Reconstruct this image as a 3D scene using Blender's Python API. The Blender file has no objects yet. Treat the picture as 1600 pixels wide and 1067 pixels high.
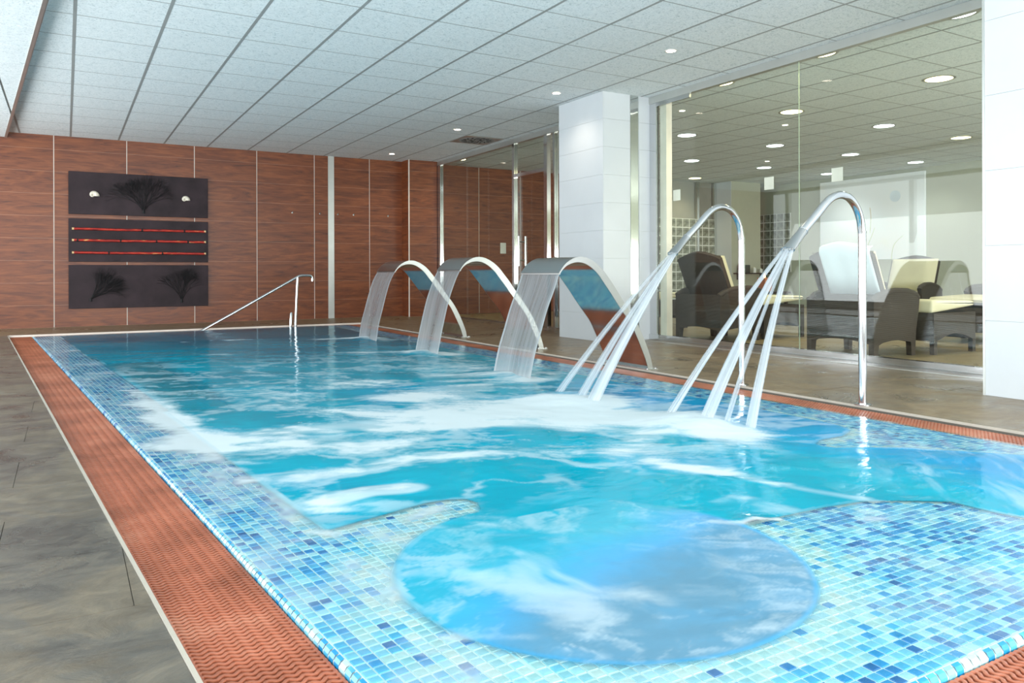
import bpy, math, random
import numpy as np
from mathutils import Vector, Matrix
from mathutils.geometry import tessellate_polygon
random.seed(7)
rng = np.random.RandomState(11)
sc = bpy.context.scene
COL = sc.collection
PI = math.pi

# ------------------------------------------------------------------ camera
CZ = 0.74
cam_d = bpy.data.cameras.new('camera')
cam = bpy.data.objects.new('camera', cam_d); COL.objects.link(cam)
cam_d.sensor_fit = 'HORIZONTAL'; cam_d.sensor_width = 36.0
cam_d.lens = 1193.9 / 1600 * 36.0
cam_d.shift_y = -(533.5 - 426.3) / 1600
YAW = math.radians(30.29)
cam.matrix_world = (Matrix.Translation((0, 0, CZ)) @ Matrix.Rotation(-YAW, 4, 'Z')
                    @ Matrix.Rotation(math.radians(90), 4, 'X') @ Matrix.Rotation(math.radians(-0.17), 4, 'Z'))
cam_d.clip_start = 0.02; cam_d.clip_end = 200
sc.camera = cam

# ------------------------------------------------------------------ light and exposure
w = bpy.data.worlds.new('daylight'); sc.world = w; w.use_nodes = True
w.node_tree.nodes['Background'].inputs[0].default_value = (0.90, 0.97, 1.0, 1)
w.node_tree.nodes['Background'].inputs[1].default_value = 2.6
sc.view_settings.view_transform = 'Standard'; sc.view_settings.look = 'None'
sc.view_settings.exposure = 0.2; sc.view_settings.gamma = 1
sc.view_settings.use_curve_mapping = False

def area(name, loc, rot, sx, sy, power, color=(1, 1, 1)):
    l = bpy.data.lights.new(name, 'AREA'); l.shape = 'RECTANGLE'; l.size = sx; l.size_y = sy
    l.energy = power; l.color = color
    o = bpy.data.objects.new(name, l); COL.objects.link(o); o.location = loc; o.rotation_euler = rot
    return o
# area lights tilted up at the ceiling, as daylight through the glazed side of the hall and the glazed end behind the camera
area('daylight_side', (-3.0, 5.0, 1.0), (0, math.radians(-116), 0), 1.9, 14.0, 290, (0.93, 0.98, 1.0))
area('lounge_fill', (9.6, -2.8, 1.0), (math.radians(118), 0, 0), 7.5, 1.9, 560, (1.0, 0.98, 0.94))  # fill light added to brighten the lounge; its end wall has no window
area('daylight_end', (2.2, -2.8, 1.0), (math.radians(138), 0, 0), 8.0, 1.9, 600, (0.95, 0.98, 1.0))

# ------------------------------------------------------------------ node helpers
def srgb(r, g, b):
    f = lambda c: (c / 255 / 12.92) if c / 255 <= 0.04045 else ((c / 255 + 0.055) / 1.055) ** 2.4
    return (f(r), f(g), f(b), 1)

def newmat(name):
    m = bpy.data.materials.new(name); m.use_nodes = True
    nt = m.node_tree
    return m, nt, nt.nodes['Principled BSDF'], nt.nodes['Material Output']

def nd(nt, typ, **kw):
    n = nt.nodes.new(typ)
    for k, v in kw.items():
        if k == 'inp':
            for a, b in v.items(): n.inputs[a].default_value = b
        else: setattr(n, k, v)
    return n

def texco(nt, scale=(1, 1, 1), rot=(0, 0, 0), kind='Object'):
    t = nd(nt, 'ShaderNodeTexCoord'); m = nd(nt, 'ShaderNodeMapping')
    m.inputs['Scale'].default_value = scale; m.inputs['Rotation'].default_value = rot
    nt.links.new(t.outputs[kind], m.inputs['Vector'])
    return m.outputs['Vector']

def worldco(nt, scale=(1, 1, 1), rot=(0, 0, 0)):
    g = nd(nt, 'ShaderNodeNewGeometry'); m = nd(nt, 'ShaderNodeMapping')
    m.inputs['Scale'].default_value = scale; m.inputs['Rotation'].default_value = rot
    nt.links.new(g.outputs['Position'], m.inputs['Vector'])
    return m.outputs['Vector']

def ramp(nt, src, stops):
    r = nd(nt, 'ShaderNodeValToRGB'); e = r.color_ramp.elements
    while len(e) > 1: e.remove(e[-1])
    e[0].position = stops[0][0]; e[0].color = stops[0][1]
    for p, c in stops[1:]:
        x = e.new(p); x.color = c
    nt.links.new(src, r.inputs['Fac'])
    return r.outputs['Color']

def noise(nt, vec, scale, detail=4, rough=0.55, dist=0.0):
    n = nd(nt, 'ShaderNodeTexNoise')
    n.inputs['Scale'].default_value = scale; n.inputs['Detail'].default_value = detail
    n.inputs['Roughness'].default_value = rough; n.inputs['Distortion'].default_value = dist
    nt.links.new(vec, n.inputs['Vector'])
    return n.outputs['Fac']

def bump(nt, height, strength, dist, bsdf):
    b = nd(nt, 'ShaderNodeBump'); b.inputs['Strength'].default_value = strength; b.inputs['Distance'].default_value = dist
    nt.links.new(height, b.inputs['Height']); nt.links.new(b.outputs['Normal'], bsdf.inputs['Normal'])
    return b

def simple(name, col, rough=0.5, metal=0.0, var=0.06, vscale=8.0, spec=0.5, emis=None, estr=0.0, coat=0.0):
    m, nt, b, o = newmat(name)
    b.inputs['Roughness'].default_value = rough; b.inputs['Metallic'].default_value = metal
    b.inputs['Specular IOR Level'].default_value = spec; b.inputs['Coat Weight'].default_value = coat
    n = noise(nt, texco(nt), vscale, 3)
    lo = tuple(c * (1 - var) for c in col[:3]) + (1,); hi = tuple(min(1, c * (1 + var)) for c in col[:3]) + (1,)
    nt.links.new(ramp(nt, n, [(0.3, lo), (0.7, hi)]), b.inputs['Base Color'])
    if emis:
        b.inputs['Emission Color'].default_value = emis; b.inputs['Emission Strength'].default_value = estr
    return m

def schlick(nt, f0, normal=None):
    lw = nd(nt, 'ShaderNodeLayerWeight'); lw.inputs['Blend'].default_value = 0.5
    if normal is not None: nt.links.new(normal, lw.inputs['Normal'])
    p = nd(nt, 'ShaderNodeMath', operation='POWER'); nt.links.new(lw.outputs['Facing'], p.inputs[0]); p.inputs[1].default_value = 5.0
    a = nd(nt, 'ShaderNodeMath', operation='MULTIPLY_ADD'); nt.links.new(p.outputs[0], a.inputs[0]); a.inputs[1].default_value = 1 - f0; a.inputs[2].default_value = f0
    return a.outputs[0]

M = {}
# ceiling tile: pale mineral fibre with fine worm-like fissures
m, nt, b, o = newmat('mineral_fibre'); M['ceil'] = m
v = worldco(nt); n = noise(nt, v, 34, 6, 0.7, 1.8)
nt.links.new(ramp(nt, n, [(0.36, srgb(184, 196, 198)), (0.47, srgb(224, 231, 232)), (0.7, srgb(238, 243, 243))]), b.inputs['Base Color'])
b.inputs['Roughness'].default_value = 0.9; bump(nt, n, 0.5, 0.004, b)
M['tbar'] = simple('grid_bar_grey', srgb(150, 154, 152), 0.5)
M['slab'] = simple('plaster_slab', srgb(200, 203, 200), 0.9)
M['alu'] = simple('satin_aluminium', srgb(200, 202, 198), 0.35, 0.85, 0.03)
M['white'] = simple('white_gloss_tile', srgb(200, 205, 208), 0.28, 0, 0.02, 3)
M['jointwhite'] = simple('white_joint_strip', srgb(226, 216, 204), 0.5)
M['white_paint'] = simple('white_wall_paint', srgb(228, 230, 228), 0.8)
M['beige'] = simple('beige_wall_paint', srgb(180, 182, 162), 0.8, 0, 0.03)
M['grey_wall'] = simple('grey_wall_paint', srgb(150, 150, 142), 0.8, 0, 0.04)
M['dark_gap'] = simple('dark_recess', srgb(30, 26, 24), 0.8)

# wood panelling
def wood(name, c0, c1, c2, rough=0.42):
    m, nt, b, o = newmat(name)
    v = worldco(nt, (1.2, 1.2, 9.0)); oi = nd(nt, 'ShaderNodeObjectInfo')
    va = nd(nt, 'ShaderNodeVectorMath', operation='MULTIPLY_ADD')
    nt.links.new(oi.outputs['Random'], va.inputs[0]); va.inputs[1].default_value = (7, 3, 5); nt.links.new(v, va.inputs[2])
    n = noise(nt, va.outputs[0], 1.4, 8, 0.62, 1.5)
    v2 = worldco(nt, (2.5, 2.5, 60.0)); n2 = noise(nt, v2, 2.0, 4, 0.6, 0.3)
    mx = nd(nt, 'ShaderNodeMath', operation='MULTIPLY_ADD'); nt.links.new(n2, mx.inputs[0]); mx.inputs[1].default_value = 0.45
    nt.links.new(n, mx.inputs[2])
    c = ramp(nt, mx.outputs[0], [(0.5, c0), (0.68, c1), (0.88, c2)])
    # faint horizontal board lines every 0.47 m
    g = nd(nt, 'ShaderNodeNewGeometry'); s = nd(nt, 'ShaderNodeSeparateXYZ'); nt.links.new(g.outputs['Position'], s.inputs[0])
    md = nd(nt, 'ShaderNodeMath', operation='PINGPONG'); md.inputs[1].default_value = 0.155; nt.links.new(s.outputs['Z'], md.inputs[0])
    lt = nd(nt, 'ShaderNodeMath', operation='LESS_THAN'); lt.inputs[1].default_value = 0.003; nt.links.new(md.outputs[0], lt.inputs[0])
    ml = nd(nt, 'ShaderNodeMath', operation='MULTIPLY'); ml.inputs[1].default_value = 0.28; nt.links.new(lt.outputs[0], ml.inputs[0])
    mix = nd(nt, 'ShaderNodeMix', data_type='RGBA'); nt.links.new(ml.outputs[0], mix.inputs['Factor'])
    nt.links.new(c, mix.inputs['A']); mix.inputs['B'].default_value = srgb(205, 160, 130)
    nt.links.new(mix.outputs['Result'], b.inputs['Base Color'])
    b.inputs['Roughness'].default_value = rough; bump(nt, n2, 0.15, 0.003, b)
    return m
M['wood'] = wood('red_brown_wood', srgb(76, 35, 16), srgb(110, 55, 26), srgb(134, 74, 37))
M['darkwood'] = simple('dark_stained_board', srgb(48, 36, 40), 0.65, 0, 0.35, 4, 0.3)

# slate deck
def slate(name, c, sc_=1.0):
    m, nt, b, o = newmat(name)
    v = worldco(nt, (1, 1.0, 1)); n = noise(nt, v, 2.3 * sc_, 8, 0.62, 0.9)
    v2 = worldco(nt, (1.0, 1.5, 1), (0, 0, 0.5)); n2 = noise(nt, v2, 6.0, 10, 0.74, 0.8)
    mx = nd(nt, 'ShaderNodeMix', data_type='RGBA'); mx.inputs['Factor'].default_value = 0.5
    nt.links.new(ramp(nt, n, [(0.32, c[0]), (0.46, c[1]), (0.56, c[2]), (0.7, c[3])]), mx.inputs['A'])
    nt.links.new(ramp(nt, n2, [(0.34, c[4]), (0.5, c[1]), (0.66, c[5])]), mx.inputs['B'])
    nt.links.new(mx.outputs['Result'], b.inputs['Base Color'])
    nt.links.new(ramp(nt, n, [(0.3, (0.22,) * 3 + (1,)), (0.7, (0.48,) * 3 + (1,))]), b.inputs['Roughness'])
    bump(nt, n2, 0.45, 0.006, b)
    return m
M['slate'] = slate('mottled_slate', [srgb(58, 57, 54), srgb(92, 89, 82), srgb(112, 100, 80), srgb(126, 120, 108), srgb(46, 45, 44), srgb(132, 124, 108)])
M['slate_brown'] = slate('brown_slate', [srgb(84, 74, 62), srgb(122, 106, 84), srgb(138, 116, 88), srgb(146, 130, 106), srgb(74, 66, 56), srgb(152, 136, 110)])
M['lounge_tile'] = slate('lounge_stone', [srgb(120, 104, 78), srgb(150, 132, 100), srgb(160, 140, 106), srgb(168, 150, 118), srgb(110, 98, 74), srgb(170, 150, 116)], 0.6)

# terracotta-coloured grating
m, nt, b, o = newmat('terracotta_plastic'); M['terra'] = m
v = worldco(nt); n = noise(nt, v, 3.2, 5, 0.6)
nt.links.new(ramp(nt, n, [(0.3, srgb(134, 76, 54)), (0.55, srgb(172, 102, 76)), (0.75, srgb(192, 130, 104))]), b.inputs['Base Color'])
b.inputs['Roughness'].default_value = 0.32
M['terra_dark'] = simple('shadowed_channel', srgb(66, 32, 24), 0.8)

# mosaic glass tiles
TINTS = [srgb(168, 204, 214), srgb(122, 186, 208), srgb(74, 162, 200), srgb(34, 136, 190), srgb(8, 112, 172), srgb(6, 94, 154),
         srgb(198, 206, 200), srgb(172, 198, 196), srgb(146, 188, 196)]
for i, c in enumerate(TINTS):
    M['mosaic%d' % i] = simple('mosaic_glass_%d' % i, c, 0.22, 0, 0.16, 30, 0.5)
M['grout'] = simple('pale_grout', srgb(214, 220, 214), 0.6, 0, 0.02)

# deep basin lining : turquoise mosaic too deep to pick out
m, nt, b, o = newmat('turquoise_lining'); M['lining'] = m
br = nd(nt, 'ShaderNodeTexBrick'); br.offset = 0.0
br.inputs['Scale'].default_value = 1.0; br.inputs['Brick Width'].default_value = 0.027; br.inputs['Row Height'].default_value = 0.027
br.inputs['Mortar Size'].default_value = 0.0012
br.inputs['Color1'].default_value = srgb(0, 170, 210); br.inputs['Color2'].default_value = srgb(10, 190, 220); br.inputs['Mortar'].default_value = srgb(110, 205, 220)
nt.links.new(worldco(nt), br.inputs['Vector'])
nt.links.new(br.outputs['Color'], b.inputs['Base Color']); b.inputs['Roughness'].default_value = 0.4
M['lining_pale'] = simple('pale_green_lining', srgb(170, 222, 214), 0.4)

# steels
def steel(name, base, rough, aniso=(1, 1, 1), scale=300, strength=0.05):
    m, nt, b, o = newmat(name)
    n = noise(nt, texco(nt, aniso), scale, 2)
    b.inputs['Metallic'].default_value = 1.0; b.inputs['Base Color'].default_value = base
    r = nd(nt, 'ShaderNodeMapRange'); r.inputs['To Min'].default_value = rough * 0.8; r.inputs['To Max'].default_value = rough * 1.25
    nt.links.new(n, r.inputs['Value']); nt.links.new(r.outputs[0], b.inputs['Roughness'])
    return m
M['steel'] = steel('brushed_steel', (0.52, 0.53, 0.53, 1), 0.22)
M['steel_bright'] = steel('satin_edge_steel', (0.40, 0.41, 0.405, 1), 0.32)
M['chrome'] = steel('polished_steel', (0.66, 0.67, 0.68, 1), 0.10)
M['mirror'] = steel('mirror_steel', (0.70, 0.72, 0.70, 1), 0.11)

# wicker
m, nt, b, o = newmat('dark_brown_wicker'); M['wicker'] = m
wv = nd(nt, 'ShaderNodeTexWave', wave_type='BANDS', bands_direction='Z'); wv.inputs['Scale'].default_value = 38; wv.inputs['Distortion'].default_value = 1.5
wv.inputs['Detail'].default_value = 2; nt.links.new(texco(nt), wv.inputs['Vector'])
nt.links.new(ramp(nt, wv.outputs['Fac'], [(0.1, srgb(32, 26, 23)), (0.8, srgb(70, 57, 46))]), b.inputs['Base Color'])
b.inputs['Roughness'].default_value = 0.55; bump(nt, wv.outputs['Fac'], 0.5, 0.004, b)
M['cream'] = simple('cream_fabric', srgb(222, 214, 182), 0.8, 0, 0.03)
M['overlay'] = simple('pale_blue_overlay', srgb(214, 226, 236), 0.9, 0, 0.03)
M['black'] = simple('blackened_coral', srgb(14, 12, 14), 0.7)
M['shell'] = simple('ivory_shell', srgb(226, 218, 200), 0.35, 0, 0.08, 30)
m, nt, b, o = newmat('red_bamboo'); M['bamboo'] = m
n = noise(nt, worldco(nt, (5, 5, 20)), 2.0, 5)
nt.links.new(ramp(nt, n, [(0.3, srgb(110, 16, 12)), (0.5, srgb(176, 38, 24)), (0.62, srgb(196, 56, 34)), (0.70, srgb(224, 176, 110))]), b.inputs['Base Color'])
b.inputs['Roughness'].default_value = 0.35
M['bamboo_end'] = simple('pale_cut_bamboo', srgb(222, 190, 140), 0.6)
M['lamp_cool'] = simple('cool_diffuser', (0.9, 0.95, 1, 1), 0.5, emis=(0.92, 0.97, 1, 1), estr=7)
M['lamp_warm'] = simple('warm_diffuser', (1, 0.9, 0.7, 1), 0.5, emis=(1.0, 0.84, 0.46, 1), estr=6)
M['lamp_spot'] = simple('spot_bulb', (1, 0.9, 0.8, 1), 0.5, emis=(1.0, 0.86, 0.72, 1), estr=9)
M['flame'] = simple('candle_flame', (1, 0.7, 0.3, 1), 0.5, emis=(1.0, 0.55, 0.15, 1), estr=12)
M['amber'] = simple('amber_glass_paper', srgb(190, 120, 90), 0.4)
M['plastic_white'] = simple('white_plastic', srgb(225, 226, 220), 0.4)
M['decal'] = simple('frosted_square', srgb(205, 208, 192), 0.6)

def glassmat(name, tint, gl=1.0, ior=1.5, rough=0.0):
    m, nt, b, o = newmat(name); nt.nodes.remove(b)
    t = nd(nt, 'ShaderNodeBsdfTransparent'); t.inputs[0].default_value = tint
    g = nd(nt, 'ShaderNodeBsdfGlossy'); g.inputs['Roughness'].default_value = rough
    k = nd(nt, 'ShaderNodeMath', operation='MULTIPLY'); k.inputs[1].default_value = gl; nt.links.new(schlick(nt, 0.04), k.inputs[0])
    x = nd(nt, 'ShaderNodeMixShader'); nt.links.new(k.outputs[0], x.inputs[0]); nt.links.new(t.outputs[0], x.inputs[1]); nt.links.new(g.outputs[0], x.inputs[2])
    nt.links.new(x.outputs[0], o.inputs['Surface'])
    return m
M['glass'] = glassmat('clear_pane', (0.93, 0.965, 0.945, 1), 1.0)
M['glass_edge'] = simple('green_glass_edge', srgb(160, 172, 150), 0.3)
m, nt, b, o = newmat('glass_block_glass'); M['block'] = m
n = noise(nt, texco(nt), 14, 2)
nt.links.new(ramp(nt, n, [(0.35, srgb(104, 106, 92)), (0.65, srgb(160, 164, 150))]), b.inputs['Base Color'])
b.inputs['Roughness'].default_value = 0.12; bump(nt, n, 0.6, 0.02, b)

# art print : near-white with pale stems
m, nt, b, o = newmat('orchid_print'); M['print'] = m
n = noise(nt, worldco(nt), 1.1, 4, 0.5, 0.6)
nt.links.new(ramp(nt, n, [(0.35, srgb(236, 242, 246)), (0.6, srgb(246, 248, 248)), (0.75, srgb(240, 236, 226))]), b.inputs['Base Color'])
b.inputs['Roughness'].default_value = 0.5

# falling water
def streammat(name, axis_scale, base, lo, hi, col=(0.66, 0.71, 0.74, 1), gl=0.5, soft=False):
    m, nt, b, o = newmat(name); nt.nodes.remove(b)
    t = nd(nt, 'ShaderNodeBsdfTransparent'); d = nd(nt, 'ShaderNodeBsdfDiffuse'); d.inputs[0].default_value = col
    tr = nd(nt, 'ShaderNodeBsdfTranslucent'); tr.inputs[0].default_value = col
    ad = nd(nt, 'ShaderNodeMixShader'); ad.inputs[0].default_value = 0.4
    nt.links.new(d.outputs[0], ad.inputs[1]); nt.links.new(tr.outputs[0], ad.inputs[2])
    uv = nd(nt, 'ShaderNodeAttribute', attribute_name='flow'); mp = nd(nt, 'ShaderNodeMapping'); mp.inputs['Scale'].default_value = axis_scale
    nt.links.new(uv.outputs['Vector'], mp.inputs['Vector'])
    n = noise(nt, mp.outputs['Vector'], 1.0, 5, 0.6)
    r = nd(nt, 'ShaderNodeMapRange'); r.inputs['From Min'].default_value = 0.35; r.inputs['From Max'].default_value = 0.68
    r.inputs['To Min'].default_value = lo; r.inputs['To Max'].default_value = hi; nt.links.new(n, r.inputs['Value'])
    # 'edge' attribute: how thick the sheet is there (rolled edges of a falling sheet are thicker)
    ea = nd(nt, 'ShaderNodeAttribute', attribute_name='edge')
    s = nd(nt, 'ShaderNodeMath', operation='ADD', use_clamp=True); nt.links.new(r.outputs[0], s.inputs[0]); nt.links.new(ea.outputs['Fac'], s.inputs[1])
    if soft:       # spray thins out towards the sides of the jet
        lw = nd(nt, 'ShaderNodeLayerWeight'); lw.inputs['Blend'].default_value = 0.5
        iv_ = nd(nt, 'ShaderNodeMapRange'); iv_.inputs['From Min'].default_value = 0.95; iv_.inputs['From Max'].default_value = 0.25
        nt.links.new(lw.outputs['Facing'], iv_.inputs['Value'])
        s2 = nd(nt, 'ShaderNodeMath', operation='MULTIPLY'); nt.links.new(s.outputs[0], s2.inputs[0]); nt.links.new(iv_.outputs[0], s2.inputs[1]); s = s2
    x = nd(nt, 'ShaderNodeMixShader'); nt.links.new(s.outputs[0], x.inputs[0]); nt.links.new(t.outputs[0], x.inputs[1]); nt.links.new(ad.outputs[0], x.inputs[2])
    g = nd(nt, 'ShaderNodeBsdfGlossy'); g.inputs['Roughness'].default_value = 0.15
    bp = nd(nt, 'ShaderNodeBump'); bp.inputs['Strength'].default_value = 0.4; bp.inputs['Distance'].default_value = 0.01
    nt.links.new(n, bp.inputs['Height']); nt.links.new(bp.outputs[0], g.inputs['Normal'])
    k = nd(nt, 'ShaderNodeMath', operation='MULTIPLY'); k.inputs[1].default_value = gl; nt.links.new(schlick(nt, 0.02), k.inputs[0])
    y = nd(nt, 'ShaderNodeMixShader'); nt.links.new(k.outputs[0], y.inputs[0]); nt.links.new(x.outputs[0], y.inputs[1]); nt.links.new(g.outputs[0], y.inputs[2])
    nt.links.new(y.outputs[0], o.inputs['Surface'])
    return m
M['curtain'] = streammat('falling_sheet_water', (42, 1.0, 1), 0, 0.40, 0.66, (0.46, 0.49, 0.51, 1), gl=1.0)
M['jet'] = streammat('jet_water', (12, 0.8, 1), 0, 0.22, 0.80, (0.66, 0.72, 0.76, 1), gl=0.2, soft=True)

# pool water
m, nt, b, o = newmat('pool_water_surface'); M['water'] = m; nt.nodes.remove(b)
deep = nd(nt, 'ShaderNodeAttribute', attribute_name='deep').outputs['Fac']
foam = nd(nt, 'ShaderNodeAttribute', attribute_name='foam').outputs['Fac']
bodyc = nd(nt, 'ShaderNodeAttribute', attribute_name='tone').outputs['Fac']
tr = nd(nt, 'ShaderNodeBsdfTransparent'); tr.inputs[0].default_value = (0.80, 0.95, 0.98, 1)
bd = nd(nt, 'ShaderNodeBsdfDiffuse')
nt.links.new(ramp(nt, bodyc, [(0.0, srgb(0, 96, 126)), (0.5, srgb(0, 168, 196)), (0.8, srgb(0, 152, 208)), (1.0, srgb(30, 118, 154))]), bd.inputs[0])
fm = nd(nt, 'ShaderNodeBsdfDiffuse'); fm.inputs[0].default_value = (0.60, 0.68, 0.71, 1)
k = nd(nt, 'ShaderNodeMath', operation='MULTIPLY'); k.inputs[1].default_value = 0.90; nt.links.new(deep, k.inputs[0])
x1 = nd(nt, 'ShaderNodeMixShader'); nt.links.new(k.outputs[0], x1.inputs[0]); nt.links.new(tr.outputs[0], x1.inputs[1]); nt.links.new(bd.outputs[0], x1.inputs[2])
x2 = nd(nt, 'ShaderNodeMixShader'); nt.links.new(foam, x2.inputs[0]); nt.links.new(x1.outputs[0], x2.inputs[1]); nt.links.new(fm.outputs[0], x2.inputs[2])
vv = worldco(nt, (1.0, 1.0, 1), (0, 0, YAW))
wn = noise(nt, worldco(nt, (0.8, 1.6, 1)), 7.0, 4, 0.55, 0.6)
bp = nd(nt, 'ShaderNodeBump'); bp.inputs['Strength'].default_value = 0.28; bp.inputs['Distance'].default_value = 0.012; nt.links.new(wn, bp.inputs['Height'])
gl = nd(nt, 'ShaderNodeBsdfGlossy'); gl.inputs['Roughness'].default_value = 0.07; nt.links.new(bp.outputs[0], gl.inputs['Normal'])
fr_o = schlick(nt, 0.02, bp.outputs[0])
iv = nd(nt, 'ShaderNodeMath', operation='SUBTRACT', use_clamp=True); iv.inputs[0].default_value = 1.0; nt.links.new(foam, iv.inputs[1])
kk = nd(nt, 'ShaderNodeMath', operation='MULTIPLY'); fs_ = nd(nt, 'ShaderNodeMath', operation='MULTIPLY'); fs_.inputs[1].default_value = 0.7; nt.links.new(fr_o, fs_.inputs[0]); nt.links.new(fs_.outputs[0], kk.inputs[0]); nt.links.new(iv.outputs[0], kk.inputs[1])
x3 = nd(nt, 'ShaderNodeMixShader'); nt.links.new(kk.outputs[0], x3.inputs[0]); nt.links.new(x2.outputs[0], x3.inputs[1]); nt.links.new(gl.outputs[0], x3.inputs[2])
nt.links.new(x3.outputs[0], o.inputs['Surface'])

# ------------------------------------------------------------------ mesh helpers
class MB:
    def __init__(s): s.v = []; s.f = []; s.mi = []; s.cur = 0
    def add(s, vs, fs, mi=None):
        n = len(s.v); s.v += [tuple(p) for p in vs]; s.f += [tuple(i + n for i in f) for f in fs]
        s.mi += [s.cur if mi is None else mi] * len(fs); return s
    def box(s, x0, y0, z0, x1, y1, z1, mi=None):
        x0, x1 = min(x0, x1), max(x0, x1); y0, y1 = min(y0, y1), max(y0, y1); z0, z1 = min(z0, z1), max(z0, z1)
        return s.add([(x0, y0, z0), (x1, y0, z0), (x1, y1, z0), (x0, y1, z0), (x0, y0, z1), (x1, y0, z1), (x1, y1, z1), (x0, y1, z1)],
              [(0, 3, 2, 1), (4, 5, 6, 7), (0, 1, 5, 4), (1, 2, 6, 5), (2, 3, 7, 6), (3, 0, 4, 7)], mi)
    def prism(s, poly, lo, hi, f=lambda a, b, c: (a, b, c), mi=None):
        n = len(poly)
        vs = [f(a, b, lo) for a, b in poly] + [f(a, b, hi) for a, b in poly]
        tri = tessellate_polygon([[Vector((a, b, 0)) for a, b in poly]])
        fs = [tuple(reversed(t)) for t in tri] + [tuple(i + n for i in t) for t in tri]
        fs += [(i, (i + 1) % n, (i + 1) % n + n, i + n) for i in range(n)]
        return s.add(vs, fs, mi)
    def tube(s, path, r, seg=12, cap=True, flat=None, mi=None):
        P = [Vector(p) for p in path]; n = len(P); rs = r if hasattr(r, '__len__') else [r] * n
        T = [((P[min(i + 1, n - 1)] - P[max(i - 1, 0)]).normalized()) for i in range(n)]
        up = Vector((0, 0, 1)) if abs(T[0].z) < 0.9 else Vector((0, 1, 0))
        a = T[0].cross(up).normalized(); vs = []
        for i in range(n):
            a = (a - T[i] * a.dot(T[i])).normalized(); bb = T[i].cross(a)
            fa, fb = (1, 1) if flat is None else flat[i]
            for j in range(seg):
                t = 2 * PI * j / seg
                vs.append(P[i] + a * math.cos(t) * rs[i] * fa + bb * math.sin(t) * rs[i] * fb)
        fs = [(i * seg + j, i * seg + (j + 1) % seg, (i + 1) * seg + (j + 1) % seg, (i + 1) * seg + j) for i in range(n - 1) for j in range(seg)]
        if cap: fs += [tuple(reversed(range(seg))), tuple(range((n - 1) * seg, n * seg))]
        return s.add(vs, fs, mi)
    def mesh(s, name, mats, smooth=False):
        me = bpy.data.meshes.new(name); me.from_pydata(s.v, [], s.f)
        for mm in (mats if isinstance(mats, (list, tuple)) else [mats]): me.materials.append(mm)
        if any(s.mi): me.polygons.foreach_set('material_index', s.mi)
        me.validate(); me.update()
        import bmesh
        bm = bmesh.new(); bm.from_mesh(me); bmesh.ops.recalc_face_normals(bm, faces=bm.faces); bm.to_mesh(me); bm.free()
        if smooth:
            me.polygons.foreach_set('use_smooth', [True] * len(me.polygons))
            try: me.set_sharp_from_angle(angle=math.radians(40))
            except Exception: pass
        return me
    def build(s, name, mats, parent=None, smooth=False):
        return link(name, s.mesh(name, mats, smooth), parent)

def link(name, me, parent=None, loc=None):
    o = bpy.data.objects.new(name, me); COL.objects.link(o)
    if parent is not None: o.parent = parent
    if loc is not None: o.location = loc
    return o
def tag(o, label=None, cat=None, group=None, kind=None):
    if label: o['label'] = label
    if cat: o['category'] = cat
    if group: o['group'] = group
    if kind: o['kind'] = kind
    return o
def thing(name, label, cat, loc=(0, 0, 0), rz=0, group=None):
    o = link(name, None); o.location = loc; o.rotation_euler = (0, 0, rz)
    return tag(o, label, cat, group)
def struct(o, label=None): return tag(o, label, None, None, 'structure')
def clip(poly, a, b, c):     # keep a*x+b*y<=c
    out = []
    for i in range(len(poly)):
        p, q = poly[i], poly[(i + 1) % len(poly)]
        dp, dq = a * p[0] + b * p[1] - c, a * q[0] + b * q[1] - c
        if dp <= 0: out.append(p)
        if dp * dq < 0:
            t = dp / (dp - dq); out.append((p[0] + (q[0] - p[0]) * t, p[1] + (q[1] - p[1]) * t))
    return out
def bev_box(name, mats, parent, x0, y0, z0, x1, y1, z1, r=0.01, seg=3, smooth=True):
    o = MB().box(x0, y0, z0, x1, y1, z1).build(name, mats, parent)
    import bmesh
    bm = bmesh.new(); bm.from_mesh(o.data)
    bmesh.ops.bevel(bm, geom=bm.edges[:], offset=r, segments=seg, profile=0.6, affect='EDGES'); bm.to_mesh(o.data); bm.free()
    if smooth: o.data.polygons.foreach_set('use_smooth', [True] * len(o.data.polygons))
    return o

# ------------------------------------------------------------------ main dimensions
H = 2.672; YW = 12.4; XG = 5.6; XL = 13.7
SL = -0.085                                   # the pool's oblique long side
def Xout(y): return 0.205 + SL * (y - 1.5)     # outer trim of oblique gutter
GW = 0.24
def Xin(y): return Xout(y) + GW                # where gutter meets mosaic
XR0, XR1 = 3.53, 3.80                          # opposite gutter
YN, YF = 0.82, 11.0                            # near edge of mosaic, far deck edge
ZT = -0.006                                    # mosaic top
ZW = 0.0

# ------------------------------------------------------------------ ceiling
ceil = struct(MB().box(-3.2, -3, H + 0.022, XL + 0.1, 12.6, H + 0.12).build('ceiling', M['slab']), 'suspended ceiling of white mineral tiles over pool and lounge')
tile_me = {}
cells = []
for ring, (xa, xb) in enumerate(((-1.2, XG), (XG, XL))):
    for i in range(-3, 24):
        x0 = 0.0636 + 0.6 * i; x1 = x0 + 0.6
        if ring == 0: a, c = max(x0, xa), min(x1, XG)
        else: a, c = max(x0, XG), min(x1, XL)
        if c - a < 0.03: continue
        for j in range(-9, 10):
            y0 = 6.547 + 0.6 * j; y1 = min(y0 + 0.6, YW)
            if y1 < 1.0: continue
            cells.append((math.hypot((a + c) / 2, (y0 + y1) / 2), a, c, y0, y1))
cells.sort()
def ceil_tile(b_, a, c, y0, y1, dz=0.0):
    e = 0.002; f = 0.002
    b_.box(a + e, y0 + f, H + dz, c - e, y1 - f, H + 0.014 + dz)
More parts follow.
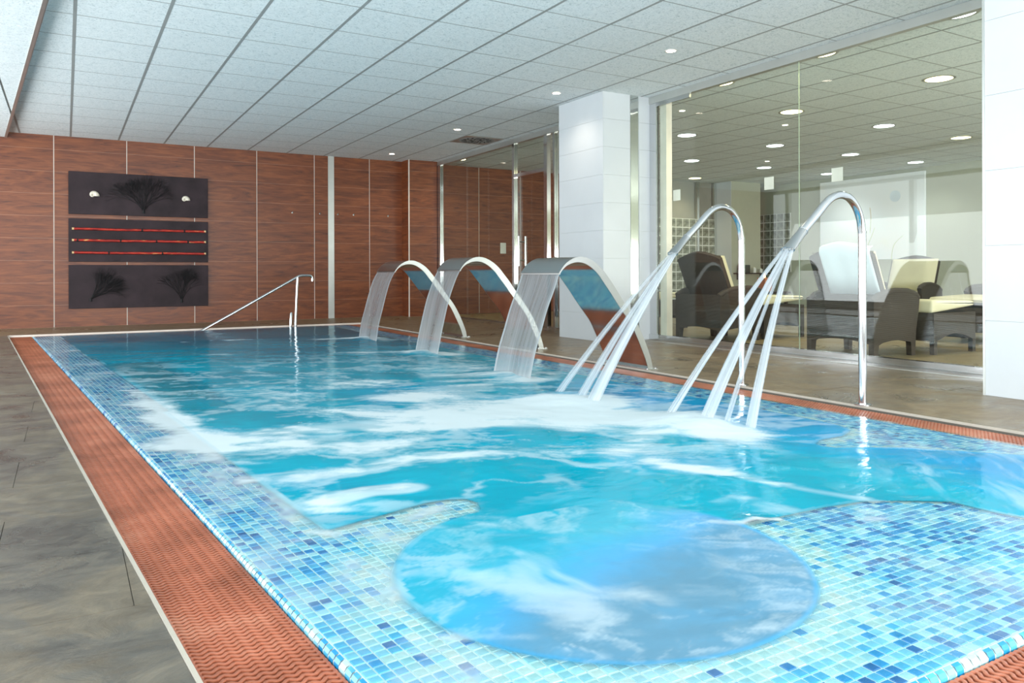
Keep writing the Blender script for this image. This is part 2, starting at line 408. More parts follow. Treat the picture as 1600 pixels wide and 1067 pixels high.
for k, (d, a, c, y0, y1) in enumerate(cells):
    if k < 300:
        key = (round(c - a, 3), round(y1 - y0, 3))
        if key not in tile_me:
            bb = MB(); bb.box(0.002, 0.002, 0, key[0] - 0.002, key[1] - 0.002, 0.016); tile_me[key] = bb.mesh('ceiling_tile', M['ceil'])
        link('ceiling_tile', tile_me[key], ceil, (a, y0, H))
    else:
        if k == 300: rest = MB()
        ceil_tile(rest, a, c, y0, y1)
if len(cells) > 300: tag(rest.build('ceiling_tile_rest', M['ceil'], ceil), kind='stuff')
for i in range(-2, 23):
    x = 0.0636 + 0.6 * i
    MB().box(x - 0.012, 1.0, H - 0.0012, x + 0.012, YW, H + 0.001).build('grid_bar', M['tbar'], ceil)
for j in range(-9, 10):
    y = 6.547 + 0.6 * j
    MB().box(-1.2, y - 0.0055, H - 0.0009, XL, y + 0.0055, H + 0.0012).build('cross_bar', M['tbar'], ceil)
# lowered strip of ceiling along the oblique side
ES = lambda y: -0.12 - 0.0925 * (y - 6.3)
ZS = H - 0.07
soff = struct(MB().prism([(-3.2, 0.5), (ES(0.5), 0.5), (ES(YW), YW), (-3.2, YW)], ZS + 0.012, H - 0.003).build('ceiling_soffit', M['tbar']), 'lower strip of tiled ceiling along the oblique side')
for i in range(5):
    for j in range(-6, 10):
        y0 = 6.8 + 0.6 * j; y1 = min(y0 + 0.6, YW)
        x1 = 0.06 - 0.6 * i; x0 = x1 - 0.6
        p = [(x0 + 0.01, y0 + 0.006), (x1 - 0.01, y0 + 0.006), (x1 - 0.01, y1 - 0.006), (x0 + 0.01, y1 - 0.006)]
        p = clip(p, 1, 0.0925, -0.12 + 0.0925 * 6.3 - 0.03)
        if len(p) > 2: MB().prism(p, ZS, ZS + 0.016).build('ceiling_tile', M['ceil'], soff)
tr_ = MB()
tr_.prism([(ES(0.5) - 0.03, 0.5), (ES(0.5), 0.5), (ES(YW), YW), (ES(YW) - 0.03, YW)], ZS - 0.006, ZS)
tr_.prism([(ES(0.5) - 0.002, 0.5), (ES(0.5) + 0.003, 0.5), (ES(YW) + 0.003, YW), (ES(YW) - 0.002, YW)], ZS - 0.006, H - 0.004)
tr_.build('edge_trim', M['alu'], soff)

# ------------------------------------------------------------------ floors
DECK = struct(MB().box(-3.2, -3, -1.5, -1.3, YW + 0.2, -0.02).build('floor', M['dark_gap']), 'mottled grey slate deck around the pool')
sub = MB()
sub.prism([(-1.4, -3), (Xout(-3), -3), (Xout(YF + 0.01), YF + 0.01), (-1.4, YF + 0.01)], -0.2, -0.003)
sub.box(XR1, 0.0, -0.2, XG + 0.02, YW, -0.0125); sub.box(-1.4, YF, -0.2, XR1, YW + 0.1, -0.0125)
sub.prism([(Xout(-3), -3), (XG, -3), (XG, 0.5), (Xout(0.5), 0.5)], -0.2, -0.0125)
sub.build('mortar_bed', simple('slate_grout', srgb(96, 90, 82), 0.9), DECK)
slabs = []
for r in range(-1, 30):
    y0 = 0.64 + 0.42 * r; y1 = min(y0 + 0.42, YW)
    if y0 > YW - 0.05: continue
    off = 0.29 * (r % 2)
    for q in range(-4, 10):
        x0 = -0.16 + off + 0.84 * q; x1 = x0 + 0.84
        for side in ('L', 'R', 'F'):
            p = [(x0 + 0.001, y0 + 0.001), (x1 - 0.001, y0 + 0.001), (x1 - 0.001, y1 - 0.001), (x0 + 0.001, y1 - 0.001)]
            if side == 'L':
                p = clip(p, 1, -SL, 0.205 - SL * 1.5 - 0.005); p = clip(p, -1, 0, 1.9); p = clip(p, 0, 1, YF + 0.02)
            elif side == 'R':
                p = clip(p, -1, 0, -(XR1 + 0.008)); p = clip(p, 1, 0, XG)
            else:
                if y1 <= YF + 0.02: continue
                p = clip(p, 0, -1, -(YF + 0.009)); p = clip(p, 1, 0, XR1 + 0.007); p = clip(p, -1, 0, 1.9)
            if len(p) < 3: continue
            ar = abs(sum(p[i][0] * p[(i + 1) % len(p)][1] - p[(i + 1) % len(p)][0] * p[i][1] for i in range(len(p)))) / 2
            if ar < 0.002: continue
            cx_ = sum(a for a, _ in p) / len(p); cy_ = sum(a for _, a in p) / len(p)
            slabs.append((math.hypot(cx_, cy_), p, side))
slabs.sort(key=lambda t: t[0])
rest = MB()
for k, (d, p, side) in enumerate(slabs):
    mat = M['slate'] if side == 'L' else M['slate_brown']
    if k < 290: MB().prism(p, -0.0115, 0.0 + random.uniform(-0.0004, 0.0004)).build('slate_tile', mat, DECK)
    else: rest.prism(p, -0.012, 0.0)
if rest.v: tag(rest.build('slate_tile_rest', M['slate_brown'], DECK), kind='stuff')
# lounge floor
LF = struct(MB().box(XG + 0.02, -3, -0.2, XL, YW + 0.2, -0.012).build('floor_lounge', M['beige']), 'light brown stone floor of the lounge')
for i in range(14):
    for j in range(18):
        x0 = XG + 0.03 + 0.6 * i; y0 = 1.5 + 0.6 * j
        x1 = min(x0 + 0.597, XL); y1 = min(y0 + 0.597, YW)
        if (i, j) == (0, 0): lt_me = MB().box(0, 0, -0.012, 0.597, 0.597, 0).mesh('stone_tile', M['lounge_tile'])
        if x1 - x0 > 0.59 and y1 - y0 > 0.59: link('stone_tile', lt_me, LF, (x0, y0, 0))
        elif x1 > x0 and y1 > y0: MB().box(x0, y0, -0.012, x1, y1, 0).build('stone_tile', M['lounge_tile'], LF)

# ------------------------------------------------------------------ wood back wall
WB = struct(MB().box(-3.2, YW + 0.03, -0.1, XL, YW + 0.15, H + 0.02).build('wall_back', M['dark_gap']), 'red-brown wood panelled wall beyond the pool')
joints = [-2.9, -1.98, -1.06, -0.14, 0.77, 1.685, 2.60, 3.51]
def panel(x0, x1, y=YW, par=None): MB().box(x0, y, 0.0, x1, y + 0.028, H + 0.01).build('wood_panel', M['wood'], par or WB)
def strip(x, y=YW, wd=0.012): MB().box(x - wd / 2, y + 0.006, 0.0, x + wd / 2, y + 0.03, H + 0.01).build('joint_strip', M['jointwhite'], WB)
for a, c in zip(joints[:-1], joints[1:]): panel(a + 0.006, c - 0.006); strip(a)
strip(3.51); panel(3.516, 3.735); panel(3.835, 4.444); strip(4.45); panel(4.456, 5.06)
MB().box(3.735, YW - 0.012, 0, 3.835, YW + 0.029, H + 0.01).build('steel_strip', M['alu'], WB)
# projecting section beside the glass
MB().box(5.06, 12.13, 0, 5.6, YW + 0.05, H + 0.01).build('pier_core', M['dark_gap'], WB)
MB().box(5.035, 12.115, 0, 5.06, YW, H + 0.01).build('wood_panel', M['wood'], WB)
strip(5.045, 12.09, 0.014)
panel(5.054, 5.565, 12.1)
xx = 5.66
while xx < 9.4:
    panel(xx + 0.006, xx + 0.88, YW); strip(xx); xx += 0.886
MB().box(xx, YW, 0, XL, YW + 0.028, H + 0.01).build('plaster_panel', M['grey_wall'], WB)

# coat hooks
hook_at = [(3.15, 'small steel robe hook on the wide wood panel before the steel strip'),
           (3.60, 'small steel robe hook on the narrow wood slip against the steel strip'),
           (3.90, 'small steel robe hook just past the steel strip on the wood wall'),
           (4.17, 'small steel robe hook midway on panel past the steel strip'),
           (4.78, 'small steel robe hook on last wood panel before the wall corner')]
for x, lab in hook_at:
    t = thing('robe_hook', lab, 'hook', (x, YW, 1.72), 0, 'robe hooks on the wood wall')
    MB().tube([(0, 0, 0), (0, -0.006, 0)], 0.013, 14).build('base_plate', M['chrome'], t, True)
    MB().tube([(0, -0.005, 0), (0, -0.03, -0.002), (0, -0.045, 0.008), (0, -0.048, 0.02)], [0.005, 0.005, 0.005, 0.007], 8).build('hook_arm', M['chrome'], t, True)

# ------------------------------------------------------------------ outer glazed walls (outside the frame)
for nm, pts in (('wall_left', [(-3.2, y) for y in range(-3, 13, 3)]), ('wall_front', [(x, -3.0) for x in range(-3, 6, 3)])):
    bb = MB()
    if nm == 'wall_left':
        bb.box(-3.25, -3, -0.02, -3.15, YW, 0.12); bb.box(-3.25, -3, 2.55, -3.15, YW, H + 0.02)
        for p in pts: bb.box(-3.25, p[1] - 0.05, 0.12, -3.15, p[1] + 0.05, 2.55)
    else:
        bb.box(-3.2, -3.05, -0.02, XG, -2.95, 0.12); bb.box(-3.2, -3.05, 2.55, XG, -2.95, H + 0.02)
        for p in pts: bb.box(p[0] - 0.05, -3.05, 0.12, p[0] + 0.05, -2.95, 2.55)
    struct(bb.build(nm, M['white_paint']))
struct(MB().box(XG, -3.05, 0, XL, -2.95, H + 0.02).build('wall_lounge_end', M['beige']))
WR = struct(MB().box(XL, -3, 0, XL + 0.1, YW + 0.2, H + 0.02).build('wall_right', M['beige']), 'beige lounge wall carrying the large white picture')
MB().box(XL - 0.02, -3, 0, XL, 11.0, 0.09).build('baseboard', M['beige'], WR)

# ------------------------------------------------------------------ white tiled columns
def tiled_box(par, x0, y0, x1, y1, z0, z1, tw=0.62, th=0.30, faces='LN', mat='white'):
    nz = max(1, round((z1 - z0) / th)); g = 0.0008
    for f in faces:
        L = (y1 - y0) if f in 'LR' else (x1 - x0); n = max(1, round(L / tw))
        for a in range(n):
            for c in range(nz):
                u0, u1 = L * a / n + g, L * (a + 1) / n - g; w0, w1 = z0 + (z1 - z0) * c / nz + g, z0 + (z1 - z0) * (c + 1) / nz - g
                bb = MB()
                if f == 'L': bb.box(x0, y0 + u0, w0, x0 + 0.01, y0 + u1, w1)
                elif f == 'R': bb.box(x1 - 0.01, y0 + u0, w0, x1, y0 + u1, w1)
                elif f == 'N': bb.box(x0 + u0 + (0.01 if a == 0 else 0), y0, w0, x0 + u1, y0 + 0.01, w1)
                else: bb.box(x0 + u0, y1 - 0.01, w0, x0 + u1, y1, w1)
                bb.build('wall_tile', M[mat], par)
c1 = struct(MB().box(4.95, 6.54, 0, 5.59, 7.36, H + 0.015).build('column', M['grout']), 'white tiled column between door and lounge glazing')
tiled_box(c1, 4.94, 6.53, 5.31, 7.37, 0, H + 0.01, 0.84, 0.297, 'LN')
tiled_box(c1, 5.42, 6.53, 5.59, 7.37, 0, H + 0.01, 0.84, 0.297, 'N')
MB().box(5.312, 6.528, 0, 5.418, 6.56, H + 0.01).build('steel_strip', M['mirror'], c1)
c2 = struct(MB().box(4.76, 0.9, 0, 5.5, 2.52, H + 0.015).build('column', M['grout']), 'white tiled column closing the lounge glazing')
tiled_box(c2, 4.75, 0.89, 5.5, 2.53, 0, H + 0.01, 0.82, 0.445, 'LN')
MB().box(4.746, 2.518, 0, 4.754, 2.532, H).build('corner_trim', M['alu'], c2)

# ------------------------------------------------------------------ glazed partition
GP = struct(MB().box(XG - 0.03, 0.9, H - 0.075, XG + 0.03, 12.1, H - 0.002).build('window_1', M['alu']), 'frameless glass partition between pool and lounge')
MB().box(XG - 0.035, 2.3, 0.0, XG + 0.035, 6.53, 0.062).build('bottom_rail', M['chrome'], GP)
MB().box(XG - 0.025, 7.37, 0.0, XG + 0.025, 12.1, 0.02).build('bottom_rail', M['steel'], GP)
MB().box(XG - 0.16, 2.3, -0.004, XG - 0.145, 6.5, 0.003).build('floor_channel', M['alu'], GP)
def pane(y0, y1, z0, z1, nm='glass_pane'): return MB().box(XG - 0.005, y0, z0, XG + 0.005, y1, z1).build(nm, M['glass'], GP)
pane(2.2, 4.547, 0.055, H - 0.07); pane(4.553, 6.42, 0.055, H - 0.07)
MB().box(XG - 0.0052, 4.5485, 0.06, XG + 0.0052, 4.5515, H - 0.075).build('glass_joint', M['glass_edge'], GP)
MB().box(XG - 0.02, 6.42, 0.0, XG + 0.02, 6.53, H - 0.075).build('end_post', M['chrome'], GP)
MB().box(XG + 0.02, 6.30, 0.0, XG + 0.10, 6.40, H - 0.01).build('white_jamb', M['jointwhite'], GP)
pane(9.53, 11.98, 0.02, H - 0.07)
for y0, y1 in ((11.98, 12.10), (9.47, 9.53), (8.60, 8.68), (8.42, 8.46)):
    MB().box(XG - 0.03, y0, 0, XG + 0.03, y1, H - 0.07).build('post', M['chrome'], GP)
MB().box(XG - 0.025, 8.68, 2.11, XG + 0.025, 9.47, 2.16).build('transom', M['chrome'], GP)
pane(8.68, 9.47, 2.16, H - 0.07); pane(7.37, 8.42, 0.02, H - 0.07)
MB().box(XG - 0.024, 5.9, H - 0.12, XG - 0.0, 6.42, H - 0.075).build('top_patch', M['steel'], GP)
# glass door
gd = struct(MB().box(XG - 0.006, 8.69, 0.01, XG + 0.006, 9.46, 2.10).build('door_1', M['glass']), 'glass door with long vertical pull bars')
for s in (-1, 1):
    hd = MB(); hd.tube([(XG + s * 0.055, 9.30, 0.84), (XG + s * 0.055, 9.30, 1.26)], 0.014, 12)
    for z in (0.92, 1.18): hd.tube([(XG, 9.30, z), (XG + s * 0.055, 9.30, z)], 0.008, 8)
    hd.build('door_handle', M['chrome'], gd, True)
MB().box(XG - 0.02, 8.69, 0.0, XG + 0.02, 8.85, 0.09).build('floor_hinge', M['chrome'], gd)
# frosted marker squares stuck on the panes
for y, lab in ((2.93, 'frosted square marker on glass beside the big white column'), (4.16, 'frosted square marker on glass above the tall curved spout'),
               (4.88, 'frosted square marker on glass over the glass block panel'), (6.11, 'frosted square marker on glass close to steel end post')):
    tag(MB().box(XG - 0.0065, y - 0.055, 1.50, XG - 0.0052, y + 0.055, 1.615).build('frosted_marker', M['decal']), lab, 'sticker', 'frosted markers on the glass')

# ------------------------------------------------------------------ pool shell
def arc(cx, cy, r, a0, a1, n):
    return [(cx + r * math.cos(math.radians(a0 + (a1 - a0) * i / n)), cy + r * math.sin(math.radians(a0 + (a1 - a0) * i / n))) for i in range(n + 1)]
C1 = (1.185, 1.585, 0.505); C2 = (2.93, 1.38, 0.455)
XI = lambda y: 0.66 + SL * (y - 2.19)          # inner edge of oblique rim
basin = [(XI(2.19), 2.19)]
basin += [(1.00, 2.285), (1.08, 2.285), (1.145, 2.255), (1.165, 2.19), (1.14, 2.12)]
basin += arc(C1[0], C1[1], C1[2], 98, 365, 60)
basin += [(1.74, 1.615), (2.06, 1.60), (2.22, 1.575), (2.33, 1.52), (2.42, 1.46)]
basin += arc(C2[0], C2[1], C2[2], 175, 385, 44)
basin += [(3.20, 1.74), (3.05, 1.93), (2.90, 2.02), (2.79, 2.08), (2.755, 2.14), (2.78, 2.20), (2.86, 2.24), (3.02, 2.245), (3.15, 2.30), (3.21, 2.42)]
basin += [(3.22, 2.7), (3.20, 4.0), (3.20, 7.0), (3.20, 10.55), (XI(10.55), 10.55)]
basin += [(XI(7.63), 7.63), (XI(7.63) + 0.045, 7.6), (XI(4.47) + 0.035, 4.50), (XI(4.45), 4.45)]
outer = [(Xin(YN) + 0.012, YN + 0.012), (XR0 - 0.012, YN + 0.012), (XR0 - 0.012, 10.72), (Xin(10.72) + 0.012, 10.72)]
rimbed = MB()
loops = [[Vector((a, c, 0)) for a, c in outer], [Vector((a, c, 0)) for a, c in basin]]
tris = tessellate_polygon(loops); allp = outer + basin
rimbed.add([(a, c, ZT - 0.0012) for a, c in allp], tris)
no, nb = len(outer), len(basin)
for (lp, base) in ((outer, 0), (basin, no)):
    n = len(lp)
    vs = [(a, c, ZT - 0.0012) for a, c in lp] + [(a, c, -0.12) for a, c in lp]
    rimbed.add(vs, [(i, (i + 1) % n, (i + 1) % n + n, i + n) for i in range(n)])
POOL = struct(rimbed.build('pool_rim', M['grout']), 'shallow mosaic rim and platform of the pool')
# curb : row of rounded nosing tiles beside each gutter
basin_a = np.array(basin)
def inside_basin(px, py):
    px = np.asarray(px, float); py = np.asarray(py, float); r = np.zeros(px.shape, bool)
    n = len(basin_a)
    for i in range(n):
        x1, y1 = basin_a[i]; x2, y2 = basin_a[(i + 1) % n]
        if y1 == y2: continue
        c = ((y1 > py) != (y2 > py)) & (px < (x2 - x1) * (py - y1) / (y2 - y1) + x1)
        r ^= c
    return r
def dist_basin(px, py):
    px = np.asarray(px, float); py = np.asarray(py, float); d = np.full(px.shape, 9.0); n = len(basin_a)
    for i in range(n):
        x1, y1 = basin_a[i]; x2, y2 = basin_a[(i + 1) % n]; dx, dy = x2 - x1, y2 - y1; L = dx * dx + dy * dy
        if L == 0: continue
        t = np.clip(((px - x1) * dx + (py - y1) * dy) / L, 0, 1)
        d = np.minimum(d, np.hypot(px - x1 - t * dx, py - y1 - t * dy))
    return d
# deep shell
sh = MB(); n = len(basin)
pts = basin
sh.add([(a, c, -0.118) for a, c in pts] + [(a, c, -1.15) for a, c in pts], [(i, (i + 1) % n, (i + 1) % n + n, i + n) for i in range(n)])
sh.add([(a, c, -1.15) for a, c in pts], tessellate_polygon([[Vector((a, c, 0)) for a, c in pts]]))
PS = struct(sh.build('pool_shell', M['lining']), 'turquoise lined deep basin under the water')
MB().prism([(XI(9.45) + 0.01, 9.45), (0.84, 9.45), (1.10, 5.2), (1.15, 4.4), (XI(4.4) + 0.01, 4.4)], -0.33, -0.25).build('underwater_bench', M['lining_pale'], PS)
pb = MB(); pb.prism(arc(C1[0], C1[1], C1[2] - 0.01, 0, 354, 40), -1.1, -0.5); pb.build('whirlpool_seat', M['lining'], PS)
pb = MB(); pb.prism(arc(C2[0], C2[1], C2[2] - 0.01, 0, 354, 40), -1.1, -0.5); pb.build('whirlpool_seat', M['lining'], PS)
nz = MB()
for k in range(6):
    a = 2 * PI * k / 6
    nz.tube([(C1[0] + 0.25 * math.cos(a), C1[1] + 0.25 * math.sin(a), -0.5), (C1[0] + 0.25 * math.cos(a), C1[1] + 0.25 * math.sin(a), -0.485)], 0.03, 12)
nz.build('air_nozzle', M['steel'], PS)

# mosaic tiles on the rim
P = 0.027; TS = 0.0228
th = math.atan(-SL)      # rotation of the oblique strip
cand = []
# strip along oblique side : rows aligned with it
dx_, dy_ = -math.sin(th), math.cos(th); nx_, ny_ = math.cos(th), math.sin(th)
ox, oy = Xin(YN) + 0.016, YN
x_split = lambda y: XI(y)                                    # columns up to the basin edge line
Lmax = int((10.75 - YN) / P)
for r in range(0, Lmax + 8):
    for q in range(0, 12):
        u = (q + 0.5) * P; v_ = (r + 0.2) * P
        x = ox + nx_ * u + dx_ * v_; y = oy + ny_ * u + dy_ * v_
        if q > 9 and not (4.5 < y < 7.6): continue
        cand.append((x, y, th))
LINE = lambda y: Xin(y) + (0.016 + 10 * P) / math.cos(th) + 0.0005
for iy in range(int((10.72 - YN) / P)):
    y = YN + 0.017 + (iy + 0.5) * P
    for ix in range(130):
        x = XR0 - 0.017 - (ix + 0.5) * P
        if x + 0.006 < LINE(y): break
        if 2.6 < y < 10.4 and x < 3.1: break
        cand.append((x, y, 0.0))
C = np.array(cand)
h = TS / 2
keep = (C[:, 1] > YN + 0.014 + h) & (C[:, 1] < 10.715) & (C[:, 0] < XR0 - 0.012 - h * 0.9)
C = C[keep]
CUT = set()
def corners(c):
    ca, sa = math.cos(c[2]), math.sin(c[2]); s_ = h
    return [(c[0] + ca * a * s_ - sa * b2 * s_, c[1] + sa * a * s_ + ca * b2 * s_) for a, b2 in ((-1, -1), (1, -1), (1, 1), (-1, 1))]
CC = np.array([corners(c) for c in C])
for i in range(len(C)):
    if C[i, 2] == 0.0 and CC[i][:, 0].min() < LINE(C[i, 1]):
        CC[i][:, 0] = np.maximum(CC[i][:, 0], np.array([LINE(v) for v in CC[i][:, 1]]) + 0.002)
        CUT.add((round(C[i, 0], 5), round(C[i, 1], 5)))
ins = inside_basin(CC[:, :, 0].ravel(), CC[:, :, 1].ravel()).reshape(-1, 4)
dd = dist_basin(C[:, 0], C[:, 1])
ok = ins.sum(1) == 0
# tiles cut by the round basins: corners pushed back to the rim
for i in np.where((ins.sum(1) > 0) & (ins.sum(1) < 3))[0]:
    for (cx, cy, r) in (C1, C2):
        cxy = CC[i] - np.array([cx, cy]); rr = np.hypot(cxy[:, 0], cxy[:, 1])
        if abs(np.hypot(C[i, 0] - cx, C[i, 1] - cy) - r) < 0.03:
            s_ = np.where(rr < r + 0.004, (r + 0.004) / np.maximum(rr, 1e-6), 1.0)
            CC[i] = np.array([cx, cy]) + cxy * s_[:, None]; ok[i] = True
C, CC, dd = C[ok], CC[ok], dd[ok]
order = np.argsort(np.hypot(C[:, 0], C[:, 1]))
# clustered darker patches
def vnoise(x, y, seed):
    r = np.random.RandomState(seed).rand(256, 256)
    xi = np.floor(x).astype(int); yi = np.floor(y).astype(int); fx = x - xi; fy = y - yi
    fx = fx * fx * (3 - 2 * fx); fy = fy * fy * (3 - 2 * fy)
    g = lambda a, b2: r[a % 256, b2 % 256]
    return (g(xi, yi) * (1 - fx) + g(xi + 1, yi) * fx) * (1 - fy) + (g(xi, yi + 1) * (1 - fx) + g(xi + 1, yi + 1) * fx) * fy
def fbm(x, y, seed, octv=4, gain=0.55):
    s_ = 0; a = 1; t = 0
    for k_ in range(octv):
        s_ = s_ + a * vnoise(x * 2 ** k_ + 17.3 * k_, y * 2 ** k_ + 9.1 * k_, seed + k_); t += a; a *= gain
    return s_ / t
def tint_for(i):
    d1 = abs(math.hypot(C[i, 0] - C1[0], C[i, 1] - C1[1]) - C1[2])
    cream = d1 < 0.10 or (C[i, 0] > 2.5 and dd[i] < 0.07) or (C[i, 0] < 1.2 and 2.0 < C[i, 1] < 2.4 and dd[i] < 0.06)
    r = rng.rand()
    if cream and r < 0.9: return rng.choice([6, 7, 8, 0])
    if d1 < 0.17 and r < 0.6: return rng.choice([7, 8, 1])
    return int(rng.choice(6, p=[0.17, 0.28, 0.27, 0.17, 0.075, 0.035]))
restm = MB(); base_z = ZT
def tile_geo(bb, c, zt, mi):
    cx_, cy_ = c.mean(0)
    lo = [(a, b2, zt - 0.0013) for a, b2 in c]
    hi = [((a - cx_) * 0.93 + cx_, (b2 - cy_) * 0.93 + cy_, zt + 0.0006) for a, b2 in c]
    bb.add(lo + hi, [(4, 5, 6, 7), (0, 1, 5, 4), (1, 2, 6, 5), (2, 3, 7, 6), (3, 0, 4, 7)], mi)
tile_meshes = {}
cnt = 0
mosm = [M['mosaic%d' % k] for k in range(9)]
VIS = lambda x, y: (math.sin(YAW) * x + math.cos(YAW) * y) > 1e-6 and abs((math.cos(YAW) * x - math.sin(YAW) * y) / (math.sin(YAW) * x + math.cos(YAW) * y)) < 0.70 and (math.sin(YAW) * x + math.cos(YAW) * y) > 1.36
for i in order:
    t_ = tint_for(i); c = CC[i]
    if cnt < 300 and VIS(C[i, 0], C[i, 1]):
        cnt += 1
        reg = dd[i] > 0.03 and (round(C[i, 0], 5), round(C[i, 1], 5)) not in CUT
        if reg:
            key = t_
            if key not in tile_meshes:
                bb = MB(); tile_geo(bb, np.array([(-h, -h), (h, -h), (h, h), (-h, h)]), 0, 0); tile_meshes[key] = bb.mesh('mosaic_tile', mosm[t_])
            o_ = link('mosaic_tile', tile_meshes[key], POOL, (C[i, 0], C[i, 1], ZT + random.uniform(-0.0002, 0.0003))); o_.rotation_euler = (0, 0, C[i, 2])
        else:
            bb = MB(); tile_geo(bb, c, ZT, 0); bb.build('mosaic_tile', mosm[t_], POOL)
    else: tile_geo(restm, c, ZT, int(t_))
tag(restm.build('mosaic_tile_rest', mosm, POOL), kind='stuff')
# nosing tiles down to the gutters
nose = MB()
def nosing(p0, d, nrm, L):
    k_ = int(L / P)
    for q in range(k_):
        a = (p0[0] + d[0] * (q * P + 0.001), p0[1] + d[1] * (q * P + 0.001)); b2 = (a[0] + d[0] * TS, a[1] + d[1] * TS)
        prof = [(0.0135, ZT + 0.0004), (0.006, ZT - 0.002), (0.0012, ZT - 0.009), (0.0, ZT - 0.026)]
        vs = []
        for o_, z in prof:
            vs += [(a[0] + nrm[0] * o_, a[1] + nrm[1] * o_, z), (b2[0] + nrm[0] * o_, b2[1] + nrm[1] * o_, z)]
        nose.add(vs, [(0, 1, 3, 2), (2, 3, 5, 4), (4, 5, 7, 6)], int(rng.choice(5, p=[0.2, 0.3, 0.25, 0.15, 0.1])))
nosing((Xin(YN), YN), (dx_, dy_), (nx_, ny_), (10.72 - YN) / dy_)
nosing((XR0, YN), (0, 1), (-1, 0), 10.72 - YN)
nosing((Xin(YN), YN), (1, 0), (0, 1), XR0 - Xin(YN))
nosing((Xin(10.73), 10.73), (1, 0), (0, -1), XR0 - Xin(10.73))
tag(nose.build('nosing_tile_rest', mosm, POOL), kind='stuff')
gb = MB()
for (lp) in ([(Xin(YN) + 0.0015, YN + 0.0015), (XR0 - 0.0015, YN + 0.0015), (XR0 - 0.0015, 10.729), (Xin(10.73) + 0.0015, 10.729)],):
    n = 4; inn = outer
    gb.add([(a, c, ZT - 0.011) for a, c in lp] + [(a, c, ZT - 0.0012) for a, c in inn] + [(a, c, -0.10) for a, c in lp],
           [(i, (i + 1) % 4, (i + 1) % 4 + 4, i + 4) for i in range(4)] + [(i, (i + 1) % 4, (i + 1) % 4 + 8, i + 8) for i in range(4)])
gb.build('curb_bed', M['grout'], POOL)

# ------------------------------------------------------------------ overflow gratings
ZG = -0.020
chan = MB()
chan.prism([(Xout(0.3), 0.3), (Xin(0.3), 0.3), (Xin(YF), YF), (Xout(YF), YF)], -0.16, -0.06)
chan.box(XR0, 0.3, -0.16, XR1, YF, -0.06); chan.box(Xin(0.5), 0.5, -0.16, XR0, YN, -0.06); chan.box(Xin(11), 10.73, -0.16, XR0, YF, -0.06)
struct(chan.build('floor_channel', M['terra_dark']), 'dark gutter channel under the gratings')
def bar_mesh(width, nper, seg, thick=0.0100, amp=0.0048, ht=0.018):
    bb = MB(); n = nper * seg; top = []
    vs = []
    for i in range(n + 1):
        x = width * i / n; y = amp * math.sin(2 * PI * i / seg)
        t2 = thick / 2 * (1 + 0.28 * math.cos(2 * PI * i / seg * 2))
        vs += [(x, y - t2, ZG - 0.0006), (x, y + t2, ZG - 0.0006), (x, y, ZG + 0.0006), (x, y - t2, ZG - ht), (x, y + t2, ZG - ht)]
    fs = []
    for i in range(n):
        a, b2 = i * 5, (i + 1) * 5
        fs += [(a, b2, b2 + 2, a + 2), (a + 2, b2 + 2, b2 + 1, a + 1), (a, a + 3, b2 + 3, b2), (a + 1, b2 + 1, b2 + 4, a + 4)]
    bb.add(vs, fs); return bb
PB = 0.0172
def grating(label, origin, rz, length, width, first_parts, far_lo=3.5):
    t = thing('overflow_grate', label, 'grate', (origin[0], origin[1], 0), rz)
    nper = max(2, round(width / 0.031))
    hi_me = bar_mesh(width, nper, 8).mesh('grate_bar', M['terra'], True)
    n = int(length / PB)
    cs, sn = math.cos(rz), math.sin(rz)
    rest = MB(); lo = bar_mesh(width, nper, 4)
    k_ = 0
    for i in range(n):
        y = (i + 0.5) * PB
        wy = origin[1] + cs * y; wx = origin[0] - sn * y
        vis = first_parts[0] <= i < first_parts[1]
        if vis: link('grate_bar', hi_me, t, (0, y, 0)); k_ += 1
        else: rest.add([(a, b2 + y, c) for a, b2, c in lo.v], lo.f)
    if rest.v: tag(rest.build('grate_bar_rest', M['terra'], t, True), kind='stuff')
    rl = MB()
    for e in (0.0, width - 0.006): rl.box(e, 0, ZG - 0.02, e + 0.006, length, ZG - 0.001)
    for q in (0.25, 0.5, 0.75): rl.box(width * q - 0.003, 0, ZG - 0.03, width * q + 0.003, length, ZG - 0.013)
    rl.build('side_rail', M['terra'], t)
    return t
len_l = (YF - 0.5) / math.cos(th)
grating('terracotta overflow grating beside the grey slate deck, long oblique run', (Xout(0.5) + 0.014, 0.5), th, len_l, GW - 0.018, (38, 330))
grating('terracotta overflow grating under the curved steel spouts', (XR0 + 0.004, 0.5), 0, YF - 0.5, XR1 - XR0 - 0.022, (60, 355))
g3 = grating('terracotta overflow grating across the near end of the pool', (XR0 - 0.004, YN - 0.262), PI / 2, XR0 - Xin(0.6) - 0.02, 0.258, (60, 175))
g4 = grating('terracotta overflow grating along the far end under the wood wall', (XR0 - 0.004, 10.735), PI / 2, XR0 - Xin(10.8) - 0.02, 0.25, (0, 0))
# trims
tb = MB(); tb.prism([(Xout(0.3) - 0.004, 0.3), (Xout(0.3) + 0.005, 0.3), (Xout(YF) + 0.005, YF), (Xout(YF) - 0.004, YF)], -0.03, 0.003)
struct(tb.build('trim_1', simple('worn_edge_trim', srgb(178, 172, 160), 0.5)), 'off-white edge trim between slate deck and grating')
struct(MB().box(XR1 + 0.001, 0.3, -0.03, XR1 + 0.006, YF, 0.0005).build('trim_2', bpy.data.materials['worn_edge_trim']), 'thin pale edge trim behind the grating under the spouts')
struct(MB().box(Xout(YF) - 0.004, YF - 0.012, -0.03, XR1 + 0.008, YF + 0.008, 0.003).build('trim_3', M['jointwhite']), 'thin pale edge trim at the far end of the pool')

